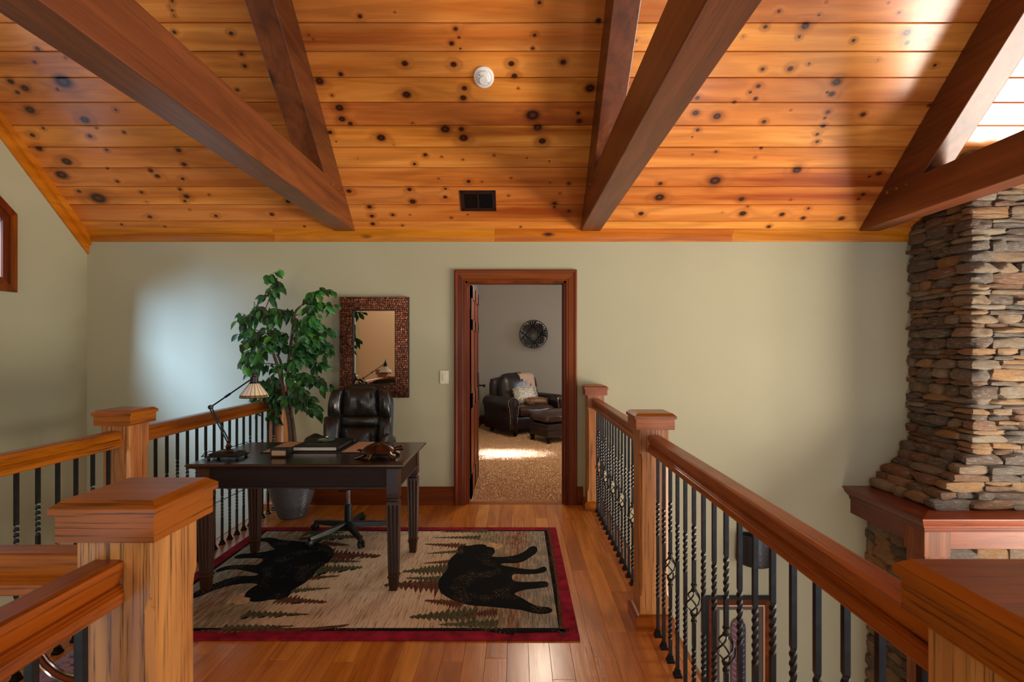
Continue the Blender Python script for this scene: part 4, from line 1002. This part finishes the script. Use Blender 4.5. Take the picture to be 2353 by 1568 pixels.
# ------------------------------------------------------------------ wall mirror
mx0, mx1, mz0, mz1 = -1.604, -.981, H-.439, H+.474
MR = thing('wall_mirror', (-1.29, WY, 1.0), 'rectangular wall mirror in a copper mosaic frame behind the office chair', 'mirror')
yf = WY-.035
fw = .125
mb = MB()
for a, b, c, d in ((mx0, mx1, mz0, mz0+fw), (mx0, mx1, mz1-fw, mz1), (mx0, mx0+fw, mz0+fw, mz1-fw), (mx1-fw, mx1, mz0+fw, mz1-fw)): mb.box(a, b, yf, WY-.001, c, d)
mb.build('frame', M['frameback'], MR)
gx0, gx1, gz0, gz1 = mx0+fw, mx1-fw, mz0+fw, mz1-fw
MB().box(gx0, gx1, yf+.012, yf+.016, gz0, gz1).build('mirror_glass', M['mirror'], MR)
bv = .014
q0 = [(gx0, yf+.011, gz0), (gx1, yf+.011, gz0), (gx1, yf+.011, gz1), (gx0, yf+.011, gz1)]; q1 = [(gx0+bv, yf+.0107, gz0+bv), (gx1-bv, yf+.0107, gz0+bv), (gx1-bv, yf+.0107, gz1-bv), (gx0+bv, yf+.0107, gz1-bv)]
MB().add(q0+q1, [(0, 1, 5, 4), (1, 2, 6, 5), (2, 3, 7, 6), (3, 0, 4, 7)]).build('bevel_edge', M['mirror'], MR)
mb = MB()
for a, b, c, d in ((gx0-.006, gx1+.006, gz0-.006, gz0), (gx0-.006, gx1+.006, gz1, gz1+.006), (gx0-.006, gx0, gz0, gz1), (gx1, gx1+.006, gz0, gz1)): mb.box(a, b, yf-.004, yf+.012, c, d)
mb.build('inner_bead', M['bronze'], MR)
mb = MB(); z = mz0+.004; tiles = 0
def tile(x, z, w_, h_):
    yj = R.uniform(-.003, .001); t = .0022
    mb.loft([[(x, yf, z), (x+w_, yf, z), (x+w_, yf, z+h_), (x, yf, z+h_)], [(x+t*.5, yf-.005+yj, z+t*.5), (x+w_-t*.5, yf-.005+yj+R.uniform(-.001, .001), z+t*.5), (x+w_-t*.5, yf-.005+yj, z+h_-t*.5), (x+t*.5, yf-.005+yj, z+h_-t*.5)]])
while z < mz1-.01:
    hh = R.uniform(.013, .019); hh = min(hh, mz1-z-.003); x = mx0+.003
    while x < mx1-.008:
        ww = R.uniform(.013, .022); ww = min(ww, mx1-x-.003)
        inside = (x+ww > gx0-.007 and x < gx1+.007 and z+hh > gz0-.007 and z < gz1+.007)
        if inside:
            if x < gx0-.015: ww = gx0-.008-x; tile(x, z, ww, hh)
            x = gx1+.008 if x < gx0+.01 or x < gx1 else x+ww
            continue
        tile(x, z, ww, hh); x += ww+.003
    z += hh+.003
tag(mb.build('mosaic', M['tile'], MR), 'small copper mosaic tiles', kind='stuff')

# light switch
SW = thing('light_switch', at(1021.5, 867, WY), 'ivory rocker light switch left of the door casing', 'switch')
s0 = at(1021.5, 867, WY); MB().rbox((s0[0], WY-.004, s0[2]), (.040, .004, .060), .003, 3).build('plate', M['ivory'], SW, smooth=1)
MB().box(s0[0]-.017, s0[0]+.017, WY-.012, WY-.006, s0[2]-.033, s0[2]+.033).build('rocker', M['ivory'], SW, bevel=.002)

# smoke detector and vent on the slope
NV = Vector((0, -ST, -CT)); SV = Vector((0, -CT, ST)); XV = Vector((1, 0, 0))
def on_slope(cx_, s_): return Vector(CP(cx_, s_, 0))
X, S = ceil_px(1112, 177); c = on_slope(X, S)
SD = thing('smoke_detector', tuple(c), 'round white smoke detector on the pine ceiling', 'smoke detector')
def slope_lathe(prof_, c, seg=32, ox=0, os=0):
    mb = MB(); mb.loft([[tuple(c+XV*(ox+r*cos(2*pi*i/seg))+SV*(os+r*sin(2*pi*i/seg))+NV*h) for i in range(seg)] for r, h in prof_]); return mb
slope_lathe([(.072, 0), (.072, .012), (.066, .016), (.058, .017), (.056, .014), (.05, .014), (.047, .03), (.040, .034)], c).build('housing', M['white'], SD, smooth=30)
slope_lathe([(.032, .03), (.032, .042), (.028, .045)], c, 24, 0, -.01).build('dome', M['white'], SD, smooth=30)
mb = slope_lathe([(.004, .03), (.004, .0345)], c, 8, -.028, .025); mb.v += slope_lathe([(.004, .03), (.004, .0345)], c, 8, .03, -.026).v; mb.f += [tuple(i+16 for i in f) for f in mb.f]; mb.mi = [0]*len(mb.f)
mb.build('indicator', M['dark'], SD)
X, S = ceil_px(1099, 461.5); c = on_slope(X, S)
VT = thing('ceiling_vent', tuple(c), 'brown louvred air vent low on the pine ceiling', 'vent')
def sbox(mb, c, x0, x1, s0, s1, h0, h1, tilt=0):
    p = lambda x, s, h: tuple(c+XV*(x+tilt*h)+SV*s+NV*h)
    mb.loft([[p(x0, s0, h0), p(x1, s0, h0), p(x1, s1, h0), p(x0, s1, h0)], [p(x0, s0, h1), p(x1, s0, h1), p(x1, s1, h1), p(x0, s1, h1)]])
    return mb
mb = MB(); hw, hh_ = .152, .098
for a in ((-hw, hw, -hh_, -hh_+.03), (-hw, hw, hh_-.03, hh_), (-hw, -hw+.03, -hh_, hh_), (hw-.03, hw, -hh_, hh_), (-.006, .006, -hh_, hh_)): sbox(mb, c, *a, 0, .008)
mb.build('frame', M['ventbrown'], VT)
sbox(MB(), c, -hw+.02, hw-.02, -hh_+.02, hh_-.02, .0005, .001).build('duct_shade', M['dark'], VT)  # flat dark sheet standing in for the shade behind the slats
for i in range(22):
    if 10 <= i <= 11: continue
    x = -.115+.011*i; sbox(MB(), c, x-.001, x+.001, -hh_+.03, hh_-.03, .001, .008, (.8 if i < 10 else -.8)).build('slat', M['black'] if i > 11 else M['ventbrown'], VT)  # slats tilted the other way coloured black to paint in their shade

# ------------------------------------------------------------------ ficus in pot
fx_, fy_ = -1.905, 4.34
PL = thing('potted_ficus', (fx_, fy_, 0), 'tall artificial ficus tree in a grey textured pot beside the left railing', 'plant')
mb = MB(); prof_ = []
rows = 46
for i in range(rows+1):
    z = .012+.37*i/rows; t = i/rows; r = .105+.095*min(1, (t**.62)); r = .108+.092*sin(t*pi/2*.95)
    prof_.append((r+.0022*(i % 2), z))
seg = 90; rings = []
for k, (r, z) in enumerate(prof_): rings.append([(fx_+(r+.0018*((i+k//2) % 2))*cos(2*pi*i/seg), fy_+(r+.0018*((i+k//2) % 2))*sin(2*pi*i/seg), z) for i in range(seg)])
rings.append([(fx_+.195*cos(2*pi*i/seg), fy_+.195*sin(2*pi*i/seg), .392) for i in range(seg)]); rings.append([(fx_+.18*cos(2*pi*i/seg), fy_+.18*sin(2*pi*i/seg), .36) for i in range(seg)])
mb.loft([[(fx_+.10*cos(2*pi*i/seg), fy_+.10*sin(2*pi*i/seg), 0) for i in range(seg)]]+rings).build('pot', M['pot'], PL, smooth=0)
MB().lathe([(.001, .352), (.17, .35), (.183, .365)], (fx_, fy_, 0), 24, cap=False).build('soil', M['soil'], PL)
def crv(P_, n=14):
    out = []
    P_ = [Vector(p) for p in P_]; P_ = [P_[0]*2-P_[1]]+P_+[P_[-1]*2-P_[-2]]
    for i in range(1, len(P_)-2):
        for t in range(n//(len(P_)-3)+1):
            u = t/(n//(len(P_)-3)+1); a, b, c, d = P_[i-1:i+3]
            out.append(.5*((2*b)+(c-a)*u+(2*a-5*b+4*c-d)*u*u+(3*b-a-3*c+d)*u**3))
    out.append(P_[-2]); return out
z8b = lambda x, y, Y: at(520+x/4.125, 620+y/4.125, Y)
stems = [[(fx_-.03, fy_, .36), at(667, 1000, 4.33), z8b(560, 1250, 4.33), z8b(500, 960, 4.33), z8b(440, 760, 4.33), z8b(400, 470, 4.33), z8b(350, 370, 4.33)],
         [(fx_+.03, fy_+.02, .36), at(676, 1000, 4.37), z8b(600, 1250, 4.37), z8b(585, 950, 4.37), z8b(620, 650, 4.37), z8b(650, 420, 4.37), z8b(700, 350, 4.36)],
         [(fx_, fy_+.05, .36), at(672, 990, 4.40), z8b(540, 1150, 4.40), z8b(520, 900, 4.40), z8b(480, 800, 4.38)]]
for s in stems:
    p = crv(s, 24); MB().tube(p, [.019-.010*i/(len(p)-1) for i in range(len(p))], 8).build('trunk', M['trunk'], PL, smooth=1)
# branches: (start, end) in photo-crop coordinates, drooping
BR = [((400,480),(95,480)),((380,440),(260,330)),((370,380),(500,110)),((500,180),(400,50)),((380,400),(540,440)),((640,450),(1000,340)),((690,360),(1000,200)),((650,500),(1010,600)),((640,430),(590,400)),((420,620),(110,620)),((430,700),(130,900)),((450,760),(200,930)),((450,640),(560,600)),((620,600),(900,480)),((620,620),(1030,760)),((600,760),(900,650)),((600,800),(900,920)),((480,900),(200,980)),((500,960),(260,1290)),((520,1000),(400,1400)),((560,1000),(900,1100)),((600,1000),(980,1140)),((580,1150),(900,1370)),((560,1200),(740,1330)),((500,1100),(480,1420)),((560,900),(650,900)),((450,700),(330,820)),((640,560),(780,700)),((480,1050),(320,1100)),((620,880),(860,780)),((520,980),(700,1200)),((420,560),(280,620)),((430,600),(160,740)),((620,700),(760,850)),((640,540),(900,700)),((500,1120),(300,1380)),((600,1100),(820,1250)),((420,520),(480,700)),((560,650),(520,760)),((600,700),(700,620)),((380,420),(240,440)),((640,480),(860,560))]
mb = MB(); leafpts = []
for (a, b) in BR:
    Ya = 4.36; Yb = R.uniform(4.05, 4.52)
    if a[0] < 500 and b[0] < 300: Yb = R.uniform(4.1, 4.45)
    A_ = Vector(z8b(a[0], a[1], Ya)); B_ = Vector(z8b(b[0], b[1], Yb))
    L = (B_-A_).length; mid = A_.lerp(B_, .55)+Vector((0, 0, L*.16)); P_ = crv([A_, mid, B_], 10)
    mb.tube(P_, [.0045-.003*i/(len(P_)-1) for i in range(len(P_))], 5)
    nl = max(6, int(L/.019))
    for k in range(nl):
        t = .18+.82*k/nl; q = t*(len(P_)-1); i = min(int(q), len(P_)-2); p = P_[i].lerp(P_[i+1], q-i)
        tdir = (P_[min(i+1, len(P_)-1)]-P_[i]).normalized()
        leafpts.append((p+Vector((R.uniform(-.025, .025), R.uniform(-.05, .04), R.uniform(-.02, .02))), tdir))
    for _ in range(3):   # short side twigs
        t = R.uniform(.4, .95); i = int(t*(len(P_)-2)); p = P_[i]; d = Vector((R.uniform(-1, 1), R.uniform(-1, .6), R.uniform(-.9, .3))).normalized()*R.uniform(.05, .11)
        mb.tube([p, p+d*.6, p+d+Vector((0, 0, -.02))], [.002, .0015, .001], 4)
        for u in (.5, .8, 1.05): leafpts.append((p+d*u, d.normalized()))
mb.build('branches', M['trunk'], PL, smooth=1)
def leaf_mesh(L, W_, fold, droop):
    st = [(0, .0), (.12, .35), (.3, .85), (.5, 1.0), (.7, .78), (.86, .4), (1.0, .04)]
    v = []; f = []
    for t, w_ in st:
        y = L*t; zc0 = -droop*t*t
        v += [(-W_*w_/2, y, zc0+fold*w_), (0, y, zc0), (W_*w_/2, y, zc0+fold*w_)]
    for i in range(len(st)-1):
        a = i*3; f += [(a, a+1, a+4, a+3), (a+1, a+2, a+5, a+4)]
    return MB().add(v, f)
LM = [leaf_mesh(.075, .036, .006, .016), leaf_mesh(.062, .032, .004, .010), leaf_mesh(.085, .038, .008, .026), leaf_mesh(.05, .028, .003, .01)]
prot = []
for l in LM:
    o = l.build('leaf', M['leaf'], PL, smooth=1, world=False); prot.append(o)
def leaf_xf(p, td):
    d = Vector((td.x*.6+R.uniform(-.8, .8), td.y*.4+R.uniform(-.9, .45), -R.uniform(.25, 1.3))).normalized()
    y = d; x = y.cross(Vector((R.uniform(-.4, .4), -1.0, .5+R.uniform(-.5, .6)))).normalized(); z = x.cross(y)
    return Matrix((x, y, z)).transposed().to_4x4()
base_loc = PL.location
leafpts = [(p, t) for p, t in leafpts if p.y < WY-.06]
# nearest (largest) leaves become single parts, the rest one mass
order = sorted(range(len(leafpts)), key=lambda i: leafpts[i][0].y+R.uniform(-.12, .12))
nst = 0; mbrest = MB()
for rank, i in enumerate(order):
    p, td = leafpts[i]; Mx = leaf_xf(p, td); s = R.uniform(.95, 1.35)
    if rank < 296:
        k = rank % 4; o = prot[k] if rank < 4 else link_copy(prot[k], PL)
        o.matrix_local = Matrix.Translation(p-base_loc) @ Mx @ Matrix.Scale(s, 4)
    else:
        l = LM[rank % 4]; T4 = Matrix.Translation(p) @ Mx @ Matrix.Scale(s, 4)
        mbrest.add([tuple(T4 @ Vector(q)) for q in l.v], l.f)
        if mbrest.v[-1][1] > WY-.01: pass
if mbrest.v:
    mbrest.v = [(x, min(y, WY-.012), z) for x, y, z in mbrest.v]
    lm2, nt, b = newmat('ficus_leaf_mass'); n = noi(nt, coords(nt, (1, 1, 1), False), 22, 2)
    nt.links.new(ramp(nt, n, [(.3, srgb(16, 48, 20)), (.55, srgb(32, 88, 36)), (.75, srgb(60, 132, 50))]), b.inputs['Base Color']); b.inputs['Roughness'].default_value = .4
    tag(mbrest.build('foliage', lm2, PL, smooth=1), kind='stuff')

# ------------------------------------------------------------------ chimney
CHM = thing('stone_chimney', (3.9, 4.3, 0), 'dry-stacked fieldstone chimney rising from the mantel to the ceiling', 'chimney')
cyf = 4.01
def chim_front(z):   # returns (left X, front Y) of the stone face at height z
    if z > .62: return CH_X, cyf
    if z > .19:
        t = (.62-z)/.43; return CH_X-.365*t, cyf-.06*t
    return 3.19, 3.95
XE = 4.75
# dark core
rings = []
for z in (LF, .17, .19, .30, .45, .62, 2.40):
    a, b = chim_front(z); a += .055; b += .055; rings.append([(a, b, z), (XE, b, z), (XE, WY, z), (a, WY, z)])
a, b = chim_front(2); a += .055; b += .055; rings.append([(a, b, ceil_z(b)-.01), (XE, b, ceil_z(b)-.01), (XE, WY, zc-.01), (a, WY, zc-.01)])
MB().loft(rings).build('core', plain('mortar_shadow', srgb(46, 40, 34), .95), CHM)
stones = []
for k in range(12):
    mb = MB(); rr = random.Random(k*11+3)
    mb.rbox((0, 0, 0), (.5, .5, .5), .10, 5, .02, None, 0)
    planes = []
    for _ in range(6):
        d = Vector((rr.uniform(-1, 1)*.7, rr.uniform(-1, 1), rr.uniform(-1, 1))).normalized(); planes.append((d, rr.uniform(.50, .62)))
    shear = rr.uniform(-.10, .10); t1, t2 = rr.uniform(.0, .35), rr.uniform(.0, .35)
    vv = []
    for (x, y, z) in mb.v:
        p = Vector((x, y, z))
        for d, h in planes:
            e = p.dot(d)-h
            if e > 0: p -= d*e
        nv = noise.noise_vector(Vector((x*2.4+k*5, y*2.4, z*2.4)))*.09+noise.noise_vector(Vector((x*7+k*5, y*7, z*7)))*.05
        tp = 1-(t1 if x > 0 else t2)*(abs(x)*2)**2
        vv.append((p.x+nv.x*.5, p.y+nv.y*1.1, p.z*tp+nv.z*.6+shear*x))
    mb.v = vv; me = bpy.data.meshes.new('stone'); me.from_pydata(vv, [], mb.f); me.materials.append(M['stone'])
    me.polygons.foreach_set('use_smooth', [True]*len(me.polygons)); me.update()
    try: me.set_sharp_from_angle(angle=radians(32))
    except Exception: pass
    stones.append(me)
nst = 0
def stone(x, y, z, L, Dp_, h, rz=0, ry=0, rx=0):
    global nst
    if z-h/2 > ceil_z(y)-.01: return
    o = bpy.data.objects.new('stone', R.choice(stones)); COL.objects.link(o); o.parent = CHM
    o.location = (x-3.9, y-4.3, z); o.scale = (L*1.03, Dp_*1.05, h*1.14); o.rotation_euler = (rx+R.uniform(-.03, .03), ry+R.uniform(-.025, .025), rz+R.uniform(-.05, .05)); nst += 1
def course(z0, h):
    zc0 = z0+h/2; xl, yf0 = chim_front(zc0); flare = .19 < zc0 < .62
    corner_long = R.random() < .5
    tilt = radians(-20) if flare else 0
    xend = 4.30
    # corner stone: wraps both faces
    cl = R.uniform(.16, .30) if corner_long else R.uniform(.12, .18)
    cd = R.uniform(.10, .16) if corner_long else R.uniform(.16, .26)
    pr = R.uniform(-.012, .014)
    stone(xl+cl/2-.012+pr*.3, yf0+cd/2-.012, zc0, cl, cd, h)
    # front face
    x = xl+cl-.004
    while x < xend:
        L = R.uniform(.11, .34) if h > .035 else R.uniform(.14, .36); pr = R.uniform(-.022, .022)
        if h > .062 and R.random() < .3:
            hh = h*R.uniform(.4, .6); stone(x+L/2, yf0+.06+pr, z0+hh/2, L, .13, hh); stone(x+L/2, yf0+.06-pr, z0+hh+(h-hh)/2, L, .13, h-hh)
        else: stone(x+L/2, yf0+.06+pr, zc0+R.uniform(-.004, .004), L, .13, h)
        x += L
    # left side face, from the corner back to the wall
    y = yf0+cd-.004
    while y < WY-.03:
        L = min(R.uniform(.12, .30), WY-y); 
        if WY-(y+L) < .07: L = WY-y
        pr = R.uniform(-.022, .022)
        stone(xl+.06+pr, y+L/2, zc0+R.uniform(-.004, .004), L, .13, h, rz=pi/2)
        y += L
z = .175
while z < 3.05:
    h = R.uniform(.05, .095) if R.random() < .7 else R.uniform(.03, .05)
    course(z, h*.97); z += h
# stones below the mantel: side face and front face
z = -.12
while z > -1.9:
    h = R.uniform(.07, .13); zz = z-h/2; y = 3.99
    while y < WY-.03:
        L = min(R.uniform(.16, .34), WY-y)
        if WY-(y+L) < .09: L = WY-y
        stone(3.19+.055+R.uniform(-.012, .012), y+L/2, zz, L, .13, h, rz=pi/2); y += L
    if z > -.7:
        x = 3.22
        while x < 4.4: L = R.uniform(.18, .34); stone(x+L/2, 4.0+R.uniform(-.012, .012), zz, L, .13, h); x += L
    z -= h
# mantel
MT = thing('mantel_shelf', (3.6, 4.2, .17), 'reddish wooden mantel with crown moulding around the stone chimney', 'mantel')
mzT = .172
mw, mf = [2.965, 3.74]      # outer left X, outer front Y of top slab
def wrap(profile, name, mats):
    # profile: (inset, z) ; side piece (left) and front piece, mitred
    ringsL = []; 
    L = [[(mw+i, WY, z), (mw+i, mf+i, z)] for i, z in profile]
    v = [p for l in L for p in l]; n = len(L)
    # close to inner
    inn = .35
    side = MB(); ra = [(mw+i, WY, z) for i, z in profile]+[(mw+inn, WY, profile[-1][1]), (mw+inn, WY, profile[0][1])]
    rb = [(mw+i, mf+i, z) for i, z in profile]+[(mw+inn, mf+inn, profile[-1][1]), (mw+inn, mf+inn, profile[0][1])]
    side.loft([ra, rb]).build(name, mats[0], MT, smooth=25)
    fr = MB(); rc = [(XE, mf+i, z) for i, z in profile]+[(XE, mf+inn, profile[-1][1]), (XE, mf+inn, profile[0][1])]
    fr.loft([rb, rc]).build(name, mats[1], MT, smooth=25)
wrap([(.0, mzT), (.0, mzT-.012), (.006, mzT-.018), (.012, mzT-.02), (.016, mzT-.038), (.03, mzT-.06), (.038, mzT-.064), (.042, mzT-.066), (.042, mzT-.074), (.055, mzT-.084), (.06, mzT-.086), (.06, mzT-.096), (.066, mzT-.11), (.066, mzT-.118)], 'crown_moulding', (M['mantel_y_shaded'], M['mantel']))
wrap([(.075, mzT-.118), (.075, mzT-.245)], 'frieze', (M['mantel_y_shaded'], M['mantel']))
MB().box(mw+.066, mw+.26, mf+.066, mf+.27, mzT-.30, mzT-.117).build('corner_block', M['mantel_z'], MT)
MB().box(mw+.08, mw+.25, mf+.08, mf+.26, LF, mzT-.30).build('pilaster', M['mantel_z'], MT)

# ------------------------------------------------------------------ sconce and picture on the lower back wall
s0 = at(1748, 1270, 4.52)
SCN = thing('wall_sconce', (s0[0], WY, s0[2]), 'hammered dark metal half-round wall sconce below the right railing', 'sconce')
mb = MB(); rings = []
for z, r in ((.135, .150), (.13, .155), (-.10, .165), (-.125, .160), (-.14, .14)):
    rings.append([(s0[0]+r*cos(pi+pi*i/20), WY-.02+.17*(r/.165)*sin(pi+pi*i/20), s0[2]+z) for i in range(21)])
inner = [[(s0[0]+(x-s0[0])*.96, WY-.02+(y-WY+.02)*.96, z+.0) for x, y, z in r] for r in rings[::-1][1:]]
mb.loft(rings+inner, closed=False, cap=False).build('shade', M['sconce'], SCN, smooth=1)
MB().box(s0[0]-.14, s0[0]+.14, WY-.02, WY, s0[2]-.12, s0[2]+.13).build('back_plate', M['sconce'], SCN)
bulb = MB().lathe([(.005, -.04), (.025, -.01), (.03, .02), (.015, .05)], (s0[0], WY-.09, s0[2]), 12).build('bulb', plain('bulb_glass', srgb(230, 220, 200), .3), SCN, smooth=1)
p0 = at(1623, 1372, WY-.03); px0, pz1 = p0[0], p0[2]; px1 = at(1776, 1372, WY-.03)[0]; pz0 = pz1-.92
PC = thing('framed_picture', ((px0+px1)/2, WY, pz0), 'framed feather print hanging under the sconce on the lower wall', 'picture')
def rectframe(par, x0, x1, z0, z1, w_, y0, y1, mat, name):
    for q in (((x0, z0), (x1, z0), (x1-w_, z0+w_), (x0+w_, z0+w_)), ((x1, z0), (x1, z1), (x1-w_, z1-w_), (x1-w_, z0+w_)), ((x1, z1), (x0, z1), (x0+w_, z1-w_), (x1-w_, z1-w_)), ((x0, z1), (x0, z0), (x0+w_, z0+w_), (x0+w_, z1-w_))):
        MB().prism(q, 'y', y0, y1).build(name, mat, par)
rectframe(PC, px0, px1, pz0, pz1, .022, WY-.04, WY, M['black'], 'outer_frame')
rectframe(PC, px0+.022, px1-.022, pz0+.022, pz1-.022, .052, WY-.03, WY, M['casing_x'], 'inner_frame')
rectframe(PC, px0+.074, px1-.074, pz0+.074, pz1-.074, .014, WY-.034, WY, M['tan'], 'beaded_fillet')
rectframe(PC, px0+.088, px1-.088, pz0+.088, pz1-.088, .035, WY-.022, WY, M['matboard'], 'mat')
MB().box(px0+.12, px1-.12, pz0+.12, pz1-.12, WY-.018, WY).build('print_paper', plain('mottled_paper', srgb(196, 188, 168), .8, 0, 22, .3), PC)
xm_, zt_ = (px0+px1)/2-.005, pz1-.20
for s, cname, col in ((-1, 'feather_vane', srgb(110, 74, 84)), (1, 'feather_vane', srgb(62, 58, 72))):
    mm = plain('feather_tone', col, .8, 0, 40, .25, stretch=(1, 1, 3)); pts = [(0, 0)]+[(s*.062*min(1, sqrt(t*9)), -.62*t) for t in (.02, .05, .09, .15, .25, .4, .6, .8, 1)]+[(0, -.62)]
    pts = pts if s > 0 else pts[::-1]
    mb = MB(); v = [(xm_+x+s*.004, WY-.0195, zt_+z) for x, z in pts]; mb.add(v, [tuple(range(len(v)))]); v2 = [(x, WY-.0182, z) for x, y, z in v]; mb.add(v2, [tuple(range(len(v2)))[::-1]])
    fo = mb.build(cname, mm, PC)
mb = MB()
for k in range(11):
    for s in (-1, 1): mb.tube([(xm_+s*.004, WY-.020, zt_-.07-.05*k), (xm_+s*.055, WY-.020, zt_-.035-.05*k)], .0012, 4)
mb.build('barb_lines', M['paper'], PC)

# ------------------------------------------------------------------ stairwell below the left railing
lz = -1.05
tag(MB().box(XL, -2.36, 1.6, WY, lz-.2, lz).build('floor_landing', M['floor']), kind='structure')
sg = thing('mottled_rug', (-1.8, 1.9, 0), 'blue and pink mottled rug seen through the balusters below the near handrail', 'rug')
m2, nt, b = newmat('mottled_rug'); n1 = noi(nt, coords(nt, (1, 1, 1), False), 26, 3, .8); nt.links.new(ramp(nt, n1, [(.35, srgb(58, 58, 92)), (.48, srgb(150, 146, 176)), (.56, srgb(190, 150, 172)), (.66, srgb(84, 80, 110))]), b.inputs['Base Color']); b.inputs['Roughness'].default_value = .9
MB().rbox((-1.835, 1.85, .006), (.245, .59, .006), .004, 2).build('pile', m2, sg)
rng = thing('metal_scroll', (-1.80, 2.16, .012), 'curved brown arc with bright metal edges low behind the stair balusters', 'ornament')
mb = MB(); mb2 = MB(); cx_, cz_, cy_ = -1.79, .30, 2.16
for rr_, ob, t in ((.262, mb, .011), (.282, mb2, .006), (.242, mb2, .006)):
    ob.tube([(cx_+rr_*cos(radians(a)), cy_+.04*sin(radians(a)), cz_+rr_*sin(radians(a))) for a in range(0, 361, 12)], t, 6)
mb.build('hoop', M['casing_x'], rng, smooth=1); tag(mb2.build('metal_edge', M['chrome'], rng, smooth=1), kind='stuff')
MB().box(cx_-.06, cx_+.06, cy_-.07, cy_+.07, .012, .03).build('foot', M['casing_x'], rng)
